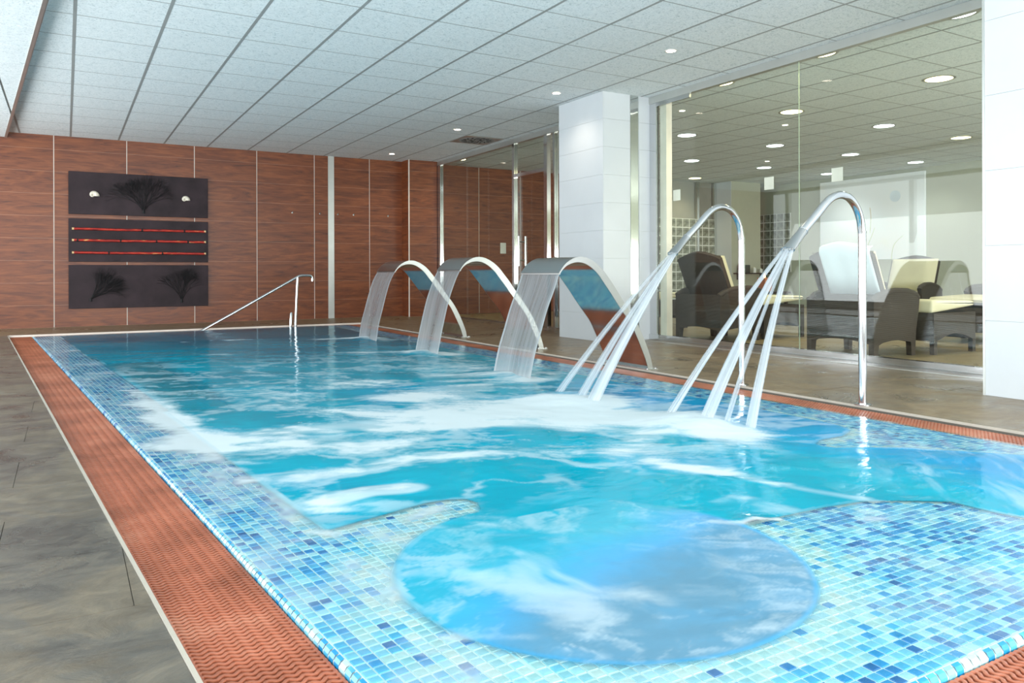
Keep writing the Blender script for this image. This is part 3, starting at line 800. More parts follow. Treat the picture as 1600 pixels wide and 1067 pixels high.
# ------------------------------------------------------------------ water surface
NX, NY = 330, 560
vv_ = np.linspace(0, 1, NY); g = 3.2
Ys = YN + 0.010 + (10.72 - YN - 0.01) * (np.exp(g * vv_) - 1) / (math.exp(g) - 1)
U = np.linspace(0, 1, NX)
YY = np.repeat(Ys[:, None], NX, 1)
XX = (Xin(YY) + 0.012) + U[None, :] * ((XR0 - 0.012) - (Xin(YY) + 0.012))
ib = inside_basin(XX.ravel(), YY.ravel()).reshape(XX.shape)
db = dist_basin(XX.ravel(), YY.ravel()).reshape(XX.shape)
sd = np.where(ib, db, -db)
sm = lambda a, b2, x: (lambda t: t * t * (3 - 2 * t))(np.clip((x - a) / (b2 - a), 0, 1))
deepm = sm(-0.032, -0.008, sd)
bench = sm(0.0, 0.10, XX - XI(YY)) * (1 - sm(0.0, 0.16, XX - (0.62 + (7.04 - YY) * 0.056))) * sm(3.9, 5.0, YY) * (1 - sm(7.0, 7.2, YY))
# streak frame: s runs across the view, t away from it
cy_, sy_ = math.cos(YAW), math.sin(YAW)
S = cy_ * XX - sy_ * YY; T = sy_ * XX + cy_ * YY
wx = fbm(S * 1.1, T * 1.1, 3) - 0.5; wy = fbm(S * 1.1 + 40, T * 1.1, 5) - 0.5
Sw = S + wx * 0.5; Tw = T + wy * 0.45
n1 = fbm(Sw * 2.2 + 10, Tw * 4.0 + 10, 21, 5, 0.6)
n2 = fbm(Sw * 5.0 + 60, Tw * 7.0 + 60, 31, 5, 0.6)
rid = 1 - np.abs(2 * n1 - 1) * 2.2
def stroke(pts, wd, st):
    d = np.full(XX.shape, 9.0); 
    for (x1, y1), (x2, y2) in zip(pts[:-1], pts[1:]):
        dx, dy = x2 - x1, y2 - y1; L = dx * dx + dy * dy + 1e-9
        t = np.clip(((XX - x1) * dx + (YY - y1) * dy) / L, 0, 1)
        d = np.minimum(d, np.hypot(XX - x1 - t * dx, YY - y1 - t * dy))
    return st * np.exp(-(d / wd) ** 2)
F = np.zeros(XX.shape)
STR = [([(1.9, 3.55), (2.35, 3.55), (2.62, 3.5)], 0.20, 1.45), ([(2.2, 3.15), (2.5, 2.95), (2.66, 2.70), (2.62, 2.52)], 0.17, 1.35), ([(1.3, 3.45), (1.8, 3.3), (2.2, 3.1)], 0.13, 1.05),
       ([(0.74, 2.44), (0.88, 2.47), (1.0, 2.46)], 0.09, 1.35), ([(0.47, 4.6), (0.50, 3.9), (0.55, 3.4)], 0.11, 1.05), ([(2.88, 6.55), (2.75, 6.6)], 0.10, 1.3), ([(2.93, 8.28), (2.78, 8.3)], 0.12, 1.3),
       ([(0.50, 3.62), (0.91, 3.62), (1.39, 3.60), (2.08, 3.50), (2.47, 3.20), (2.66, 2.85), (2.60, 2.50)], 0.26, 1.05),
       ([(1.7, 4.3), (1.95, 3.75), (2.30, 3.7)], 0.22, 0.75),
       ([(1.9, 3.3), (2.4, 3.0), (2.60, 2.62)], 0.26, 1.0),
       ([(0.8, 2.78), (1.19, 2.80), (1.63, 2.76), (2.17, 2.58)], 0.14, 0.70),
       ([(0.52, 3.18), (0.88, 3.22), (1.25, 3.14)], 0.16, 0.62),
       ([(0.72, 2.42), (0.9, 2.46), (1.04, 2.45)], 0.10, 0.95),
       ([(1.98, 2.30), (2.10, 2.02), (2.16, 1.78), (2.23, 1.57)], 0.07, 0.95),
       ([(1.95, 2.5), (2.25, 2.35), (2.5, 2.3)], 0.12, 0.60),
       ([(1.2, 4.9), (1.7, 4.95), (2.2, 4.95), (2.4, 4.5)], 0.30, 0.42),
       ([(1.2, 4.2), (1.6, 4.3), (2.2, 4.2)], 0.3, 0.45),
       ([(2.3, 4.95), (2.72, 4.80), (2.83, 4.5)], 0.20, 0.62),
       ([(1.6, 6.0), (2.2, 5.8), (2.8, 5.4)], 0.30, 0.40),
       ([(2.4, 6.9), (2.9, 6.58), (3.0, 6.3)], 0.14, 0.95),
       ([(1.2, 7.4), (2.0, 7.1), (2.7, 6.8)], 0.14, 0.50),
       ([(2.5, 8.5), (2.93, 8.3), (3.05, 8.0)], 0.17, 1.1),
       ([(1.2, 9.0), (2.1, 8.8), (2.6, 8.5)], 0.12, 0.45),
       ([(0.92, 2.02), (1.21, 1.93), (1.50, 1.83), (1.62, 1.75)], 0.055, 0.62),
       ([(1.2, 1.95), (1.22, 1.80), (1.10, 1.70)], 0.04, 0.5),
       ([(0.75, 1.74), (0.86, 1.62), (0.93, 1.50), (0.99, 1.37)], 0.06, 0.60),
       ([(0.9, 1.55), (1.02, 1.47), (1.12, 1.38), (1.16, 1.30)], 0.045, 0.70),
       ([(1.66, 1.66), (1.72, 1.60), (1.84, 1.575)], 0.022, 1.2),
       ([(1.78, 1.78), (1.88, 1.82), (1.98, 1.75)], 0.05, 0.75),
       ([(0.39, 5.39), (0.46, 4.14), (0.50, 3.25)], 0.10, 0.80),
       ([(0.52, 3.3), (0.58, 2.8)], 0.06, 0.60),
       ([(0.64, 2.15), (0.78, 2.02), (0.99, 2.20)], 0.07, 0.62),
       ([(0.55, 2.1), (0.62, 1.7), (0.66, 1.4)], 0.08, 0.42),
       ([(2.59, 1.95), (2.63, 1.71), (2.66, 1.49)], 0.08, 0.35),
       ([(1.92, 1.66), (2.12, 1.47), (2.3, 1.3)], 0.10, 0.55),
       ([(2.8, 2.6), (2.9, 2.4)], 0.2, 0.30),
       ([(2.9, 5.0), (3.1, 4.7), (3.3, 4.2)], 0.12, 0.45),
       ([(3.25, 2.9), (3.35, 2.3), (3.3, 1.9)], 0.12, 0.30)]
for p_, w_, s_ in STR: F = np.maximum(F, stroke(p_, w_, s_)) * 0.75 + 0.25 * (F + stroke(p_, w_, s_))
act = sm(1.9, 2.4, YY) * (1 - sm(5.6, 7.2, YY)) * (0.22 + 0.16 * sm(2.8, 3.4, YY) * (1 - sm(4.8, 5.4, YY)))
n3 = fbm(Sw * 9.0 + 15, Tw * 26.0 + 25, 41, 4, 0.6)
val = F * 0.80 + act * 0.6 + (n1 - 0.5) * 1.5 + (n2 - 0.5) * 0.9 + (n3 - 0.5) * 0.7
foamv = sm(0.28, 1.20, val)
core = sm(0.75, 1.15, F) * 0.8
foamv = np.maximum(foamv, core * (0.75 + 0.5 * (n2 - 0.3)))
wisps = sm(0.62, 1.0, rid + (n2 - 0.5) * 0.9) * sm(2.0, 2.4, YY) * (1 - sm(6.0, 8.0, YY)) * 0.45
foamv = np.maximum(foamv, wisps * deepm)
calm = sm(5.5, 9.0, YY)
foamv *= 1 - 0.85 * calm * (F < 0.15)
# whirlpool: radial milky streaks
rr = np.hypot(XX - C1[0], YY - C1[1]); aa = np.arctan2(YY - C1[1], XX - C1[0])
aw = aa + (n2 - 0.5) * 0.8
rw = sm(0.20, 0.45, rr) * 0.55
rad = rw * fbm(np.cos(aw) * 9 + 20 + rr * 2.5, np.sin(aw) * 9 + 20 + rr * 2.5, 51, 5, 0.7) + (1 - rw) * fbm(XX * 5 + wx * 6, YY * 4 + wy * 6, 57, 5, 0.62)
inw = (1 - sm(C1[2] + 0.0, C1[2] + 0.035, rr)) * (YY < 2.0)
haze = 0.04 + 0.12 * sm(-0.30, 0.25, -(YY - C1[1]) + 0.5 * (XX - C1[0])) + 0.34 * sm(0.44, 0.70, rad)
foamv = foamv * (1 - inw) + inw * np.clip(foamv * 0.55 + haze * (1 - foamv), 0, 1)
r2 = np.hypot(XX - C2[0] - 0.2, YY - C2[1] + 0.05); a2 = np.arctan2(YY - C2[1], XX - C2[0])
rad2 = fbm((XX + YY) * 2.0 + 70 + wx * 3, (XX - YY) * 9 + 70 + wy * 4, 61, 5, 0.6)
foamv = np.maximum(foamv, (1 - sm(0.5, 0.8, r2)) * 0.42 * sm(0.42, 0.72, rad2))
# thin milky film drifting over the shallow mosaic
film = fbm(XX * 5 + wx * 3, YY * 3.4 + 30, 71, 4)
foamv = np.where(sd < 0, np.maximum(foamv * 0.85, sm(0.36, 0.88, film) * np.where(XX < XI(YY), 0.50, 0.36)), foamv)
foamv = np.clip(foamv, 0, 0.95)
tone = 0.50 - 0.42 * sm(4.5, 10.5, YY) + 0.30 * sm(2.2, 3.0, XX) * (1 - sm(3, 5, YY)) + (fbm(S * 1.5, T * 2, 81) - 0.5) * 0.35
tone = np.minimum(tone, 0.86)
wt = inw * np.clip(sm(-0.22, 0.22, -(YY - C1[1]) + 0.35 * (XX - C1[0])) + (n2 - 0.5) * 0.5, 0, 1)  # darker slate-blue reflection painted into the whirlpool's near side
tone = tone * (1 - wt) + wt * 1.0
edge = np.minimum(1, (XX - Xin(YY)) / 0.05) * np.minimum(1, (XR0 - XX) / 0.05)
ZZ = ZW + 0.0045 * (fbm(Sw * 3.5, Tw * 5, 91, 3) - 0.5) * 2 * np.clip(edge, 0, 1) * (0.35 + 0.65 * deepm)
mound = lambda x, y, r_, hgt: hgt * np.exp(-(((XX - x) ** 2 + (YY - y) ** 2) / r_ ** 2))
for m_ in ((2.93, 8.25, 0.22, 0.03), (2.88, 6.55, 0.20, 0.03), (2.78, 4.8, 0.2, 0.018), (2.55, 3.75, 0.25, 0.03), (2.68, 2.8, 0.22, 0.035), (0.86, 2.44, 0.12, 0.012), (1.76, 1.59, 0.05, 0.012)):
    ZZ = ZZ + mound(*m_) * (0.7 + 0.6 * n2)
ZZ = np.maximum(ZZ, ZT + 0.003)
verts = np.stack([XX.ravel(), YY.ravel(), ZZ.ravel()], 1)
idx = np.arange(NX * NY).reshape(NY, NX)
q = np.stack([idx[:-1, :-1].ravel(), idx[:-1, 1:].ravel(), idx[1:, 1:].ravel(), idx[1:, :-1].ravel()], 1)
me = bpy.data.meshes.new('pool_water')
me.vertices.add(len(verts)); me.vertices.foreach_set('co', verts.astype(np.float32).ravel())
me.loops.add(q.size); me.loops.foreach_set('vertex_index', q.ravel().astype(np.int32))
me.polygons.add(len(q)); me.polygons.foreach_set('loop_start', np.arange(0, q.size, 4, dtype=np.int32))
me.polygons.foreach_set('use_smooth', np.ones(len(q), bool))
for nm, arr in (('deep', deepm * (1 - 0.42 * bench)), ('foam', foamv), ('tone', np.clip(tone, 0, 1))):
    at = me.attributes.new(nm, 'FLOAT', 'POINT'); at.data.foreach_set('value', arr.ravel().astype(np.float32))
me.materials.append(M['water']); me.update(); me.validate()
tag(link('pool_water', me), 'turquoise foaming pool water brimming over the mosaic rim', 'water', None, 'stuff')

# ------------------------------------------------------------------ curved steel spouts with falling sheets
OUTP = [(3.017, .740), (3.040, .772), (3.077, .809), (3.133, .841), (3.194, .855), (3.262, .846), (3.331, .814), (3.395, .766), (3.453, .702), (3.515, .627), (3.577, .544), (3.650, .450), (3.723, .352), (3.795, .222), (3.853, .084), (3.874, 0.0)]
INNP = [(3.022, .731), (3.046, .762), (3.085, .792), (3.135, .810), (3.190, .815), (3.245, .804), (3.300, .775), (3.355, .730), (3.408, .668), (3.468, .595), (3.530, .515), (3.600, .430), (3.672, .340), (3.738, .215), (3.797, .090), (3.828, 0.0)]
def dens(P_, k_=4):
    out = []
    for i in range(len(P_) - 1):
        p0 = P_[max(i - 1, 0)]; p1 = P_[i]; p2 = P_[i + 1]; p3 = P_[min(i + 2, len(P_) - 1)]
        for j in range(k_):
            t = j / k_
            out.append(tuple(0.5 * ((2 * p1[d]) + (-p0[d] + p2[d]) * t + (2 * p0[d] - 5 * p1[d] + 4 * p2[d] - p3[d]) * t * t + (-p0[d] + 3 * p1[d] - 3 * p2[d] + p3[d]) * t ** 3) for d in range(len(P_[0]))))
    out.append(P_[-1]); return out
def spout(label, yn, yf, dx, kz, kx=1.0):
    t = thing('cascade_spout', label, 'pool spout', (0, 0, 0), 0, 'curved steel spouts along the pool edge')
    tr = lambda p: ((p[0] - 3.017) * kx + 3.017 + dx, p[1] * kz)
    O = [tr(p) for p in dens(OUTP)]; I = [tr(p) for p in dens(INNP)]
    n = len(O); mid = MB()
    def surf(A, y0, y1, rev):
        vs = [(a, y0, z) for a, z in A] + [(a, y1, z) for a, z in A]
        return vs, [(i, i + 1, i + 1 + n, i + n) for i in range(n - 1)]
    e = 0.004
    mid.add(*surf(O, yn + e, yf - e, 0)); mid.build('outer_skin', M['steel'], t, True)
    mid = MB(); mid.add(*surf(I, yn + e, yf - e, 0)); mid.build('inner_skin', M['mirror'], t, True)
    for ya, yb in ((yn, yn + 0.006), (yf - 0.006, yf)):
        bb = MB(); vs = []
        for (a, z), (c, w_) in zip(O, I): vs += [(a, ya, z), (c, ya, w_), (a, yb, z), (c, yb, w_)]
        fs = []
        for i in range(n - 1):
            a, c = i * 4, (i + 1) * 4
            fs += [(a, c, c + 1, a + 1), (a + 2, a + 3, c + 3, c + 2), (a, a + 2, c + 2, c), (a + 1, c + 1, c + 3, a + 3)]
        bb.add(vs, fs); bb.build('side_plate', M['steel_bright'], t, True)
    bb = MB(); x0, x1 = I[-1][0] - 0.03, O[-1][0] + 0.03
    bb.box(x0, yn - 0.02, 0.001, x1, yf + 0.02, 0.007)
    for a in (x0 + 0.012, x1 - 0.012):
        for c in (yn - 0.008, yf + 0.008): bb.tube([(a, c, 0.006), (a, c, 0.013)], 0.007, 8)
    bb.build('base_plate', M['steel'], t)
    lip = (O[0][0], O[0][1] - 0.006 * kz)
    bb = MB(); bb.box(lip[0] - 0.004, yn + 0.002, lip[1] - 0.006, lip[0] + 0.010, yf - 0.002, lip[1] + 0.004); bb.build('outlet_lip', M['steel_bright'], t)
    return lip
def flowmesh(name, grid, mat, parent=None, edge=None):
    ny_, nx_2 = len(grid), len(grid[0]); me = bpy.data.meshes.new(name)
    me.from_pydata([p for r in grid for p in r], [], [(i * nx_2 + j, i * nx_2 + j + 1, (i + 1) * nx_2 + j + 1, (i + 1) * nx_2 + j) for i in range(ny_ - 1) for j in range(nx_2 - 1)])
    me.attributes.new('flow', 'FLOAT_VECTOR', 'POINT'); me.attributes.new('edge', 'FLOAT', 'POINT')
    fv, ev = [], []
    sd_ = random.uniform(0, 50)
    for i in range(ny_):
        for j in range(nx_2):
            fv += [j / (nx_2 - 1) + sd_, i / (ny_ - 1) * 1.0, sd_]; ev.append(edge(i / (ny_ - 1), j / (nx_2 - 1)) if edge else 0)
    me.attributes['flow'].data.foreach_set('vector', fv); me.attributes['edge'].data.foreach_set('value', ev)
    me.polygons.foreach_set('use_smooth', [True] * len(me.polygons)); me.materials.append(mat); me.update()
    return link(name, me, parent)
def curtain(label, lip, yn, yf, path, pinch):
    g_ = []
    N, K = 36, 40
    pp_ = dens(path, 8)
    for i, (x, z) in enumerate(pp_):
        f = i / (len(pp_) - 1); row = []
        for j in range(K + 1):
            u = j / K; y = yn + 0.006 + pinch * f + (yf - yn - 0.012 - 1.5 * pinch * f) * u
            row.append((x + 0.012 * f * math.sin(u * 9 + 2) + 0.01 * (1 - abs(2 * u - 1)) * f, y, z))
        g_.append(row)
    ef = lambda v, u: 0.60 * math.exp(-(min(u, 1 - u) / 0.035) ** 2) + 0.25 * max(0, (v - 0.9) / 0.1)
    o_ = flowmesh('water_curtain', g_, M['curtain'], None, ef)
    tag(o_, label, 'waterfall', 'sheets of water falling from the spouts', 'thing')
S3 = spout('curved steel cascade spout in front of the white column', 4.50, 5.03, 0.0, 1.0)
S2 = spout('curved steel cascade spout between the other two spouts', 6.28, 6.78, 0.10, 1.04, 1.06)
S1 = spout('curved steel cascade spout closest to the wood wall', 7.88, 8.44, 0.10, 1.03, 1.03)
curtain('sheet of water falling from the spout by the white column', S3, 4.50, 5.03, [(3.02, .728), (2.98, .62), (2.92, .48), (2.87, .33), (2.82, .18), (2.775, -.01)], 0.02)
curtain('sheet of water falling from the middle spout', S2, 6.28, 6.78, [(3.117, .757), (3.07, .66), (3.01, .50), (2.97, .35), (2.93, .18), (2.89, -.01)], 0.02)
curtain('sheet of water falling from the spout closest to the wood wall', S1, 7.88, 8.44, [(3.117, .750), (3.06, .64), (3.01, .48), (2.97, .33), (2.93, .18), (2.90, -.01)], 0.02)

# ------------------------------------------------------------------ tall tube jets
def cannon(label, jlabel, y, xb, k, jets):
    t = thing('jet_pipe', label, 'pool spout', (0, 0, 0), 0, 'tall bent steel pipes spraying jets')
    d = lambda p: (xb + p[0] * k, y, p[1])
    path = [(0, 0.0), (0, 0.30), (0, 0.60), (0, 0.90), (-0.004, 0.97), (-0.02, 1.04), (-0.055, 1.10), (-0.11, 1.145), (-0.18, 1.16), (-0.25, 1.145), (-0.31, 1.11), (-0.38, 1.05), (-0.46, 0.985), (-0.505, 0.948)]
    pp_ = dens(path, 4)
    MB().tube([d(p) for p in pp_], 0.0215, 20).build('pipe', M['chrome'], t, True)
    MB().tube([d((0, 0.955)), d((0, 0.966))], 0.0228, 20).build('joint_ring', M['steel'], t, True)
    a, c = Vector(d((-0.49, 0.960))), Vector(d((-0.615, 0.855)))
    pts_ = [a.lerp(c, q / 8) for q in range(9)]
    fl = [(1.08 + 0.9 * (q / 8) ** 1.2, 1.12 - 0.35 * q / 8) for q in range(9)]
    MB().tube(pts_, 0.0225, 20, True, fl).build('nozzle', M['steel'], t, True)
    MB().tube([a, a.lerp(c, 0.04)], 0.0262, 20).build('collar_ring', M['chrome'], t, True)
    dirn = (c - a).normalized()
    tb_ = MB()
    for q in range(5):
        yy = y + (q - 2) * 0.0155
        p = Vector((c.x, yy, c.z)); tb_.tube([p - dirn * 0.004, p + dirn * 0.008], 0.0072, 10)
    tb_.build('outlet_tube', M['steel_bright'], t, True)
    fr_ = MB(); fr_.tube([(xb, y, 0), (xb, y, 0.006)], 0.045, 24); fr_.build('floor_flange', M['steel'], t, True)
    sp = thing('water_jet', jlabel, 'water jet', (0, 0, 0), 0, 'jets sprayed from the bent pipes')
    for (yo, xe, ye, r0, r1, op) in jets:
        p0 = Vector((c.x, y + yo, c.z)); v0 = dirn
        p1 = Vector((xe, ye, -0.01)); path2 = []
        for q in range(17):
            s_ = q / 16
            # ballistic: straight line sagging slightly
            p = p0.lerp(p1, s_); sag = 0.10 * s_ * (1 - s_)
            path2.append((p.x - sag * 0.55, p.y, p.z + sag * 0.55))
        seg = 16; P_ = [Vector(p) for p in path2]; grid = []
        for q in range(len(P_)):
            T_ = (P_[min(q + 1, 16)] - P_[max(q - 1, 0)]).normalized(); A_ = T_.cross(Vector((0, 1, 0))).normalized(); B_ = T_.cross(A_)
            r_ = r0 + (r1 * 1.2 - r0) * (q / 16) ** 0.9
            grid.append([P_[q] + A_ * math.cos(2 * PI * j / seg) * r_ * 0.6 + B_ * math.sin(2 * PI * j / seg) * r_ for j in range(seg + 1)])
        flowmesh('stream', grid, M['jet'], sp, lambda v, u, op=op: op * (1 - 0.5 * v) - 0.02)
cannon('tall bent steel pipe with flat nozzle by the big white column', 'three white jets sprayed from the pipe by the big white column', 2.69, 3.83, 0.99,
       [(-0.026, 2.80, 2.56, 0.012, 0.026, 0.02), (0.004, 2.73, 2.79, 0.016, 0.034, 0.14), (0.03, 2.68, 3.00, 0.012, 0.022, 0.0), (-0.008, 2.76, 2.68, 0.008, 0.014, -0.1)])
cannon('tall bent steel pipe with flat nozzle before the first lounger', 'white jets sprayed from the pipe farther down the pool edge', 3.57, 3.83, 0.97,
       [(-0.02, 2.60, 3.55, 0.016, 0.042, 0.12), (0.02, 2.55, 3.85, 0.012, 0.026, -0.06), (0.0, 2.60, 3.68, 0.012, 0.03, 0.05)])

# ------------------------------------------------------------------ pool handrail
t = thing('pool_handrail', 'slim steel handrail slanting into the water by the wood wall', 'handrail', (0, 0, 0))
yr = 10.86
rp = [(1.54, -0.03), (1.90, 0.17), (2.30, 0.395), (2.70, 0.62), (2.80, 0.675), (2.85, 0.703), (2.90, 0.712), (2.98, 0.712), (3.02, 0.705), (3.04, 0.68), (3.04, 0.63)]
MB().tube([(x, yr, z) for x, z in dens(rp, 3)], 0.019, 14).build('rail', M['chrome'], t, True)
MB().tube([(2.80, yr, ZG), (2.83, yr, 0.69)], 0.019, 14).build('post', M['chrome'], t, True)
MB().tube([(2.745, yr + 0.06, ZG), (2.755, yr + 0.06, 0.17), (2.76, yr + 0.06, 0.19)], [0.02, 0.02, 0.012], 14).build('socket_post', M['chrome'], t, True)

# ------------------------------------------------------------------ wall art
def board(label, z0, z1):
    t = thing('wall_art', label, 'wall art', (0.035, YW, z0), 0, 'three dark boards hung in a column')
    bev_box('board', M['darkwood'], t, 0, -0.045, 0, 1.835, -0.012, z1 - z0, 0.003, 1, False)
    bb = MB()
    for x in (0.3, 1.5): bb.box(x, -0.013, 0.1, x + 0.05, 0.0, z1 - z0 - 0.1)
    bb.build('wall_bracket', M['alu'], t)
    return t
def sea_fan(par, x, z, hgt, lean, spread, seed, n0=7, depth=5):
    r = random.Random(seed); bb = MB()
    def grow(p, a, L, rad, d):
        q = (p[0] + L * math.sin(a), p[1] + L * math.cos(a))
        bb.tube([(p[0], -0.052 - 0.012 * r.random(), p[1]), (q[0], -0.052 - 0.02 * r.random(), q[1])], [rad, rad * 0.7], 4, False)
        if d > 0:
            for s_ in ((-1, 1) if r.random() < 0.75 else (-1, 0.2, 1)):
                grow(q, a + s_ * r.uniform(0.12, 0.42), L * r.uniform(0.72, 0.95), rad * 0.72, d - 1)
    for i in range(n0):
        grow((x, z), lean + spread * ((i + 0.5) / n0 - 0.5) * 2, hgt * r.uniform(0.2, 0.26), 0.0042, depth)
    bb.tube([(x, -0.05, z - 0.03), (x, -0.055, z + 0.02)], [0.02, 0.012], 8)
    bb.build('sea_fan', M['black'], par)
def nautilus(par, x, z, R):
    bb = MB(); path = []; rs = []
    for i in range(46):
        a = i / 45 * 2 * PI * 1.45; g_ = math.exp(0.24 * (a - 2 * PI * 1.45)); rr_ = R * 0.60 * g_
        path.append((x + rr_ * math.cos(-a + 2.6 + 2 * PI * 1.45 - 2.9), -0.060, z + rr_ * math.sin(-a + 2.6 + 2 * PI * 1.45 - 2.9))); rs.append(R * 0.42 * g_ + 0.002)
    bb.tube(path, rs, 14); bb.build('nautilus_shell', M['shell'], par, True)
b1 = board('dark board with two white spiral shells and black sea fan', 1.585, 2.185)
nautilus(b1, 0.30, 0.275, 0.085); nautilus(b1, 1.505, 0.265, 0.078)
sea_fan(b1, 0.95, 0.07, 0.52, 0, 0.75, 5, 9, 5)
b2_ = board('dark board carrying three red bamboo poles', 0.915, 1.525)
for z, kn in ((0.465, (0.93, 1.5)), (0.305, (0.11, 0.65, 1.12, 1.55)), (0.13, (0.5, 1.2))):
    bb = MB(); bb.tube([(0.05, -0.062, z), (0.6, -0.062, z - 0.004), (1.2, -0.062, z), (1.79, -0.062, z - 0.003)], 0.0165, 12); pl = bb.build('bamboo_pole', M['bamboo'], b2_, True)
    bb = MB()
    for q in kn: bb.tube([(q - 0.012, -0.062, z - 0.002), (q, -0.062, z - 0.002), (q + 0.012, -0.062, z - 0.002)], [0.0166, 0.020, 0.0166], 12)
    bb.build('node_ring', M['black'], pl, True)
    bb = MB()
    for q in (0.042, 1.775): bb.tube([(q, -0.062, z - 0.001), (q + 0.024, -0.062, z - 0.001)], 0.0172, 12)
    bb.build('cut_end', M['bamboo_end'], pl, True)
b3 = board('dark board with two black sea fans, lowest of the three', 0.255, 0.870)
sea_fan(b3, 0.27, 0.13, 0.48, 0.75, 0.42, 9, 7, 5); sea_fan(b3, 1.46, 0.09, 0.46, 0.0, 0.55, 12, 7, 5)

# ------------------------------------------------------------------ lamps
def downlight(name, label, x, y, r, mat, ring, group, power=0, color=(1, 1, 1)):
    t = thing(name, label, 'ceiling light', (x, y, H), 0, group)
    bb = MB(); n = 32
    prof = [(r * 1.0, -0.001), (r * 1.0, -0.004), (r * 1.16, -0.0065), (r * 1.22, -0.002)]
    vs = [(q * math.cos(2 * PI * i / n), q * math.sin(2 * PI * i / n), z) for q, z in prof for i in range(n)]
    bb.add(vs, [(k_ * n + i, k_ * n + (i + 1) % n, (k_ + 1) * n + (i + 1) % n, (k_ + 1) * n + i) for k_ in range(3) for i in range(n)])
    bb.build('ring', ring, t, True)
    MB().tube([(0, 0, -0.0045), (0, 0, -0.0022)], r, n).build('diffuser', mat, t)
    if power:
        l = bpy.data.lights.new('lamp', 'SPOT'); l.energy = power; l.color = color; l.spot_size = 2.3; l.spot_blend = 0.8; l.shadow_soft_size = r
        o_ = bpy.data.objects.new('lamp', l); COL.objects.link(o_); o_.parent = t; o_.location = (0, 0, -0.03)
for x, y, lab in ((4.56, 5.05, 'small warm ceiling spotlight above the tall bent pipes'), (4.56, 6.85, 'small warm ceiling spotlight beside the top of the white column'),
                  (4.56, 9.25, 'small warm ceiling spotlight next to the round air vent'), (4.56, 11.65, 'small warm ceiling spotlight close to the wood wall')):
    downlight('ceiling_spotlight', lab, x, y, 0.042, M['lamp_spot'], M['chrome'], 'small spotlights over the pool deck', 14, (1, 0.85, 0.7))
big = [(5.76, 3.25, 0), (5.76, 4.45, 1), (5.76, 5.65, 1), (5.76, 11.65, 1), (7.56, 4.45, 1), (7.56, 6.25, 1), (7.56, 8.05, 0), (9.36, 6.25, 0), (9.36, 8.05, 0), (9.36, 9.85, 0),
       (11.16, 6.25, 1), (11.16, 8.05, 0), (11.16, 9.85, 0), (11.16, 11.65, 1), (12.96, 8.05, 0), (12.96, 9.85, 0)]
order_w = ['first', 'second', 'third', 'fourth']
rown = {5.76: 'row hugging the glass', 7.56: 'second row in from the glass', 9.36: 'third row in from the glass', 11.16: 'fourth row in from the glass', 12.96: 'row along the picture wall'}
cntr = {}
for x, y, wm in big:
    k_ = cntr.get(x, 0); cntr[x] = k_ + 1
    downlight('round_downlight', '%s round lounge downlight, %s of the %s' % ('warm yellow' if wm else 'cool white', order_w[k_], rown[x]), x, y, 0.125, M['lamp_warm'] if wm else M['lamp_cool'], M['alu'], 'round downlights in the lounge ceiling',
              42, (1, 0.85, 0.55) if wm else (0.95, 0.98, 1))
for i, (x, y, lab) in enumerate(((6.36, 6.85, 'tiny spotlight in lounge ceiling above the first lounger'), (8.16, 6.85, 'tiny spotlight in lounge ceiling between the second and third rows'), (10.56, 9.25, 'tiny spotlight in lounge ceiling deep in the room'))):
    downlight('lounge_spotlight', lab, x, y, 0.035, M['lamp_spot'], M['chrome'], 'tiny spotlights in the lounge ceiling')

# swirl vent
t = thing('air_vent', 'grey swirl air diffuser in ceiling by the glass door', 'air vent', (5.16, 9.85, H))
bev_box('face_plate', M['alu'], t, -0.29, -0.29, -0.008, 0.29, 0.29, -0.0005, 0.002, 1, False)
bb = MB(); bb.tube([(0, 0, -0.0075), (0, 0, -0.0092)], 0.26, 40); bb.build('dark_disc', M['tbar'], t)
for ring_r, n_ in ((0.085, 8), (0.185, 16)):
    for q in range(n_):
        a = 2 * PI * q / n_; bb = MB()
        L = 0.042; wv_ = 0.009; a2_ = a + 0.6
        cx_, cy_2 = ring_r * math.cos(a), ring_r * math.sin(a)
        ex, ey = math.cos(a2_), math.sin(a2_)
        pl = [(cx_ + ex * L - ey * wv_, cy_2 + ey * L + ex * wv_), (cx_ - ex * L - ey * wv_, cy_2 - ey * L + ex * wv_), (cx_ - ex * L + ey * wv_, cy_2 - ey * L - ex * wv_), (cx_ + ex * L + ey * wv_, cy_2 + ey * L - ex * wv_)]
        bb.prism(pl, -0.012, -0.0088).build('vane', M['black'], t)

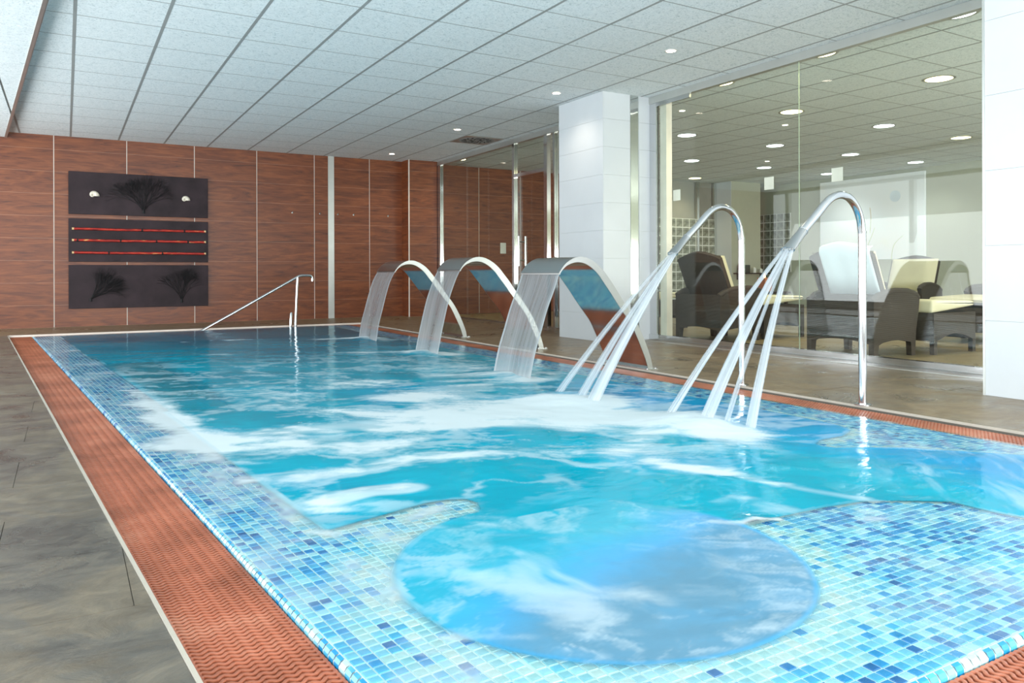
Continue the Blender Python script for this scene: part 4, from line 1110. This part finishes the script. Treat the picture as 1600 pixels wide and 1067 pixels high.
# ------------------------------------------------------------------ lounge furniture
def arch_panel(L, z0, zt, leg, rise, n=12):       # outline in (along, z): legs at both ends and arched bottom
    out = [(0, 0), (0, zt), (L, zt), (L, 0), (L - leg, 0)]
    for i in range(n + 1):
        t_ = i / n; out.append((L - leg - (L - 2 * leg) * t_, z0 + rise * math.sin(PI * t_)))
    out.append((leg, 0)); return out
def make_lounger(label, loc, rz, group='wicker loungers in the lounge'):
    t = thing('wicker_lounger', label, 'lounger', loc, rz, group)
    W = 0.34
    side = [(0, 0), (0, 0.485), (0.08, 0.525), (0.2, 0.555), (0.34, 0.570), (0.5, 0.565), (0.62, 0.535), (0.655, 0.50), (0.64, 0.40), (0.60, 0.22), (0.585, 0.0), (0.535, 0.0), (0.525, 0.12)]
    side += [(0.525 - 0.455 * q / 10, 0.12 + 0.025 * math.sin(PI * q / 10)) for q in range(1, 10)] + [(0.07, 0.11), (0.055, 0.0)]
    for s_ in (-1, 1):
        MB().prism(side, min(s_ * W, s_ * (W - 0.05)), max(s_ * W, s_ * (W - 0.05)), lambda a, b2, c: (a, c, b2)).build('side_panel', M['wicker'], t)
        top = [(0.0, 0.485), (0.08, 0.527), (0.2, 0.557), (0.34, 0.572), (0.5, 0.567), (0.62, 0.537), (0.655, 0.503)]
        MB().tube([(a, s_ * (W - 0.025), z) for a, z in top], 0.03, 10).build('armrest', M['wicker'], t, True)
    rear = arch_panel(2 * W - 0.1, 0.12, 0.50, 0.0, 0.035)
    MB().prism([(a - W + 0.05, z) for a, z in [(0, 0.12), (0, 0.50), (0.58, 0.50), (0.58, 0.12)] + [(0.58 - 0.058 * q, 0.12 + 0.03 * math.sin(PI * q / 10)) for q in range(1, 10)]], 0.0, 0.03, lambda a, b2, c: (c, a, b2)).build('rear_panel', M['wicker'], t)
    MB().box(0.03, -W + 0.05, 0.30, 0.60, W - 0.05, 0.35).build('seat_frame', M['wicker'], t)
    # reclined backrest, hump in the middle of its top edge
    bk = [(-0.32, 0.0)] + [(-0.32 + 0.64 * q / 16, 0.545 + 0.05 * math.sin(PI * q / 16) ** 2 - 0.03 * (abs(2 * q / 16 - 1) ** 6)) for q in range(17)] + [(0.32, 0.0)]
    def tilt(a, b2, c): return (0.235 - b2 * 0.40 + c * 0.92, a, 0.41 + b2 * 0.93 + c * 0.36)
    MB().prism(bk, -0.025, 0.02, tilt).build('backrest', M['wicker'], t)
    cu = MB(); n_ = 12; rows = []
    for i in range(n_ + 1):
        for j in range(n_ + 1):
            u, v_2 = -0.31 + 0.62 * i / n_, 0.04 + 0.50 * j / n_
            e = max(abs(2 * i / n_ - 1), abs(2 * j / n_ - 1)); rows.append(tilt(u * (1.0), v_2, 0.02 + 0.13 * (1 - e ** 8)))
    cu.add(rows, [(i * (n_ + 1) + j, i * (n_ + 1) + j + 1, (i + 1) * (n_ + 1) + j + 1, (i + 1) * (n_ + 1) + j) for i in range(n_) for j in range(n_)])
    cu.build('back_cushion', M['cream'], t, True)
    bev_box('seat_cushion', M['cream'], t, 0.16, -0.275, 0.35, 0.68, 0.275, 0.475, 0.035, 4)
    return t
def make_footstool(label, loc, rz):
    t = thing('wicker_footstool', label, 'footstool', loc, rz, 'wicker footstools in the lounge')
    for y_ in (-0.31, 0.27):
        MB().prism(arch_panel(0.66, 0.12, 0.37, 0.05, 0.06), y_, y_ + 0.04, lambda a, b2, c: (a, c, b2)).build('side_apron', M['wicker'], t)
    MB().box(0, -0.27, 0.12, 0.035, 0.27, 0.37).build('end_apron', M['wicker'], t); MB().box(0.625, -0.27, 0.12, 0.66, 0.27, 0.37).build('end_apron', M['wicker'], t)
    MB().box(0.03, -0.28, 0.33, 0.63, 0.28, 0.365).build('top_board', M['wicker'], t)
    c_ = bev_box('cushion', M['cream'], t, -0.01, -0.30, 0.37, 0.67, 0.30, 0.49, 0.03, 4)
    for v_2 in c_.data.vertices:
        if v_2.co.z < 0.43: v_2.co.z += 0.055 * max(0, v_2.co.x) / 0.67
        else: v_2.co.z -= 0.02 * max(0, v_2.co.x) / 0.67
    return t
LA = make_lounger('dark wicker lounger seen from behind, beside the steel end post', (5.94, 6.17, 0), 0)
make_footstool('cream cushioned wicker footstool at the bare-backed lounger', (6.63, 6.17, 0), 0)
LBx = make_lounger('dark wicker lounger with a pale sheet over its backrest', (5.92, 4.39, 0), 0)
make_footstool('cream cushioned wicker footstool at the pale-backed lounger', (6.64, 4.27, 0), 0)
make_lounger('wicker lounger facing the glass below the big white picture', (10.35, 6.42, 0), PI + 0.15)
make_lounger('wicker lounger partly hidden by the big white column', (9.35, 4.5, 0), PI)
make_footstool('cream cushioned wicker footstool by the lounger near the big column', (8.62, 4.5, 0), PI)
make_lounger('wicker lounger mostly hidden behind the steel end post', (5.80, 7.95, 0), 0)
make_footstool('cream cushioned footstool peeking past the steel end post', (6.52, 7.95, 0), 0)
# thin pale sheet added to whiten the second lounger's backrest
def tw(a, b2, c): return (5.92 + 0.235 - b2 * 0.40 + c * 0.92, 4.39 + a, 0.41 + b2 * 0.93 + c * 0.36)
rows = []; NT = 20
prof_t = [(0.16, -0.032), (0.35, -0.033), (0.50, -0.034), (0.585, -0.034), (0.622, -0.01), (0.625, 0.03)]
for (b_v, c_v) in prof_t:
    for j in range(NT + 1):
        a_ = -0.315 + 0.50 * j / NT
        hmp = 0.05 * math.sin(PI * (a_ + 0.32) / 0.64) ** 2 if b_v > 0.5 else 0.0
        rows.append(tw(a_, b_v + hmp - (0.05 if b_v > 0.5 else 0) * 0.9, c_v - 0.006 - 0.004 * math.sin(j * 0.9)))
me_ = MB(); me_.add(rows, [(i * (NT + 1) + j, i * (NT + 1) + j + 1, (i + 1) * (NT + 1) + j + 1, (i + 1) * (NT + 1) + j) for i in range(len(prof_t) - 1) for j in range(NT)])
ob = me_.build('backrest_overlay', M['overlay'], None, True); tag(ob, 'pale blue-white sheet added over the lounger backrest', 'overlay')
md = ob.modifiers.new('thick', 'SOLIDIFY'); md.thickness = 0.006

# side table with candle lantern
t = thing('side_table', 'small dark wicker side table under the candle lantern', 'table', (8.5, 7.5, 0))
bev_box('table_top', M['wicker'], t, -0.25, -0.25, 0.44, 0.25, 0.25, 0.47, 0.006, 2)
for a in (-0.22, 0.18):
    for c in (-0.22, 0.18): MB().box(a, c, 0, a + 0.04, c + 0.04, 0.44).build('leg', M['wicker'], t)
t = thing('candle_lantern', 'square amber candle lantern with a lit flame', 'candle', (8.5, 7.5, 0.47))
bb = MB()
for a, c, e, f in ((-0.07, -0.07, 0.07, -0.064), (-0.07, 0.064, 0.07, 0.07), (-0.07, -0.064, -0.064, 0.064), (0.064, -0.064, 0.07, 0.064)): bb.box(a, c, 0, e, f, 0.19)
bb.build('shade', M['amber'], t)
MB().tube([(0, 0, 0), (0, 0, 0.19)], 0.04, 16).build('candle', M['cream'], t, True)
MB().tube([(0, 0, 0.19), (0, 0, 0.205), (0, 0, 0.225), (0, 0, 0.25)], [0.006, 0.016, 0.012, 0.001], 10).build('flame', M['flame'], t, True)

# big white picture
t = thing('wall_picture', 'huge white picture with pale flower stems on lounge wall', 'picture', (XL, 0, 0))
bev_box('print', M['print'], t, -0.06, 8.30, 0.98, -0.01, 10.56, 2.60, 0.004, 1, False)
bb = MB(); st_m = simple('pale_print_stem', srgb(214, 206, 182), 0.6)
for pth in ([(8.95, 0.98), (8.9, 1.25), (8.72, 1.42)], [(9.40, 1.5), (9.38, 1.8), (9.40, 2.0)], [(9.5, 1.15), (9.36, 1.45), (9.30, 1.6)]):
    pp2 = dens(pth, 4)
    for (a, c), (e, f) in zip(pp2[:-1], pp2[1:]): bb.add([(-0.0612, a, c), (-0.0612, a + 0.018, c), (-0.0612, e + 0.018, f), (-0.0612, e, f)], [(0, 1, 2, 3)])
bb.build('printed_stem', st_m, t)
bb = MB(); bb.tube([(-0.0605, 8.88, 2.18), (-0.0615, 8.88, 2.18)], 0.11, 24); bb.build('printed_globe', simple('pale_blue_print', srgb(220, 232, 240), 0.6), t)

# pillar inside the lounge, glass block panels, shelf
pil = struct(MB().box(12.2, 11.65, 0, 13.08, YW, H).build('pillar', M['beige']), 'beige square pillar in the far corner of the lounge')
MB().box(12.19, 11.65, 0, 12.2, YW, H).build('side_cladding', M['white'], pil)
def blocks(label, origin, axis, nu, nz, pu, pz):
    t = struct(link('wall_%s' % ('glass_block' if axis == 'y' else 'block_screen'), None), label); t.location = origin
    s_ = 0.011; me_ = None
    bb = MB()
    if axis == 'y': bb.box(0.0, 0, 0, 0.03, nu * pu, nz * pz)
    else: bb.box(0, 0.0, 0, nu * pu, 0.03, nz * pz)
    bb.build('mortar', M['plastic_white'], t)
    if axis == 'y': me_ = MB().box(-0.0015, s_, s_, 0.01, pu - s_, pz - s_).mesh('glass_block', M['block'])
    else: me_ = MB().box(s_, -0.0015, s_, pu - s_, 0.01, pz - s_).mesh('glass_block', M['block'])
    for i in range(nu):
        for j in range(nz): link('glass_block', me_, t, (0, i * pu, j * pz) if axis == 'y' else (i * pu, 0, j * pz))
blocks('glass block panel beside the large white picture', (XL - 0.045, 11.33, 0.74), 'y', 5, 7, 0.185, 0.185)
gw_ = struct(MB().box(9.6, 12.15, 0, 12.19, 12.2, H).build('wall_lounge_far', M['grey_wall']), 'grey far wall of the lounge with glass blocks')
blocks('glass block screen at the far end of the lounge', (10.3, 12.10, 0.0), 'x', 10, 10, 0.188, 0.188)
for x in (10.72, 11.62, 12.12): MB().box(x, 12.06, 0, x + 0.06, 12.12, H).build('steel_post', M['mirror'], gw_)
t = thing('wall_shelf', 'thin black shelf with brackets on the beige pillar', 'shelf', (12.25, 11.65, 0.70))
MB().box(0, -0.2, 0, 0.95, 0, 0.025).build('shelf_board', M['black'], t)
for x in (0.1, 0.8): MB().box(x, -0.18, -0.12, x + 0.02, 0, 0).build('bracket', M['black'], t)
t = thing('small_box', 'small dark green box standing on the black shelf', 'box', (12.36, 11.55, 0.725))
bev_box('box_body', simple('dark_green_card', srgb(40, 62, 52), 0.6), t, 0, -0.05, 0, 0.24, 0.05, 0.17, 0.004, 1); MB().box(-0.02, -0.055, 0, 0.0, 0.055, 0.19).build('box_side', simple('red_card', srgb(120, 50, 40), 0.6), t)
for x, hh, lab in ((12.78, 0.11, 'taller white candle jar on the black shelf'), (12.98, 0.08, 'shorter white candle jar on the black shelf')):
    t = thing('candle_jar', lab, 'candle', (x, 11.55, 0.725))
    MB().tube([(0, 0, 0), (0, 0, hh)], 0.035, 14).build('jar', M['plastic_white'], t, True); MB().tube([(0, 0, hh), (0, 0, hh + 0.02)], 0.01, 8).build('wick', M['cream'], t, True)
# switch plate on the wood wall beyond the door
t = thing('switch_plate', 'pale switch plate on wood wall seen through the glass door', 'switch', (7.05, YW, 1.20))
bev_box('plate', M['plastic_white'], t, -0.06, -0.012, -0.10, 0.06, 0, 0.10, 0.004, 2); MB().box(-0.03, -0.016, -0.05, 0.03, -0.012, 0.05).build('rocker', M['plastic_white'], t)
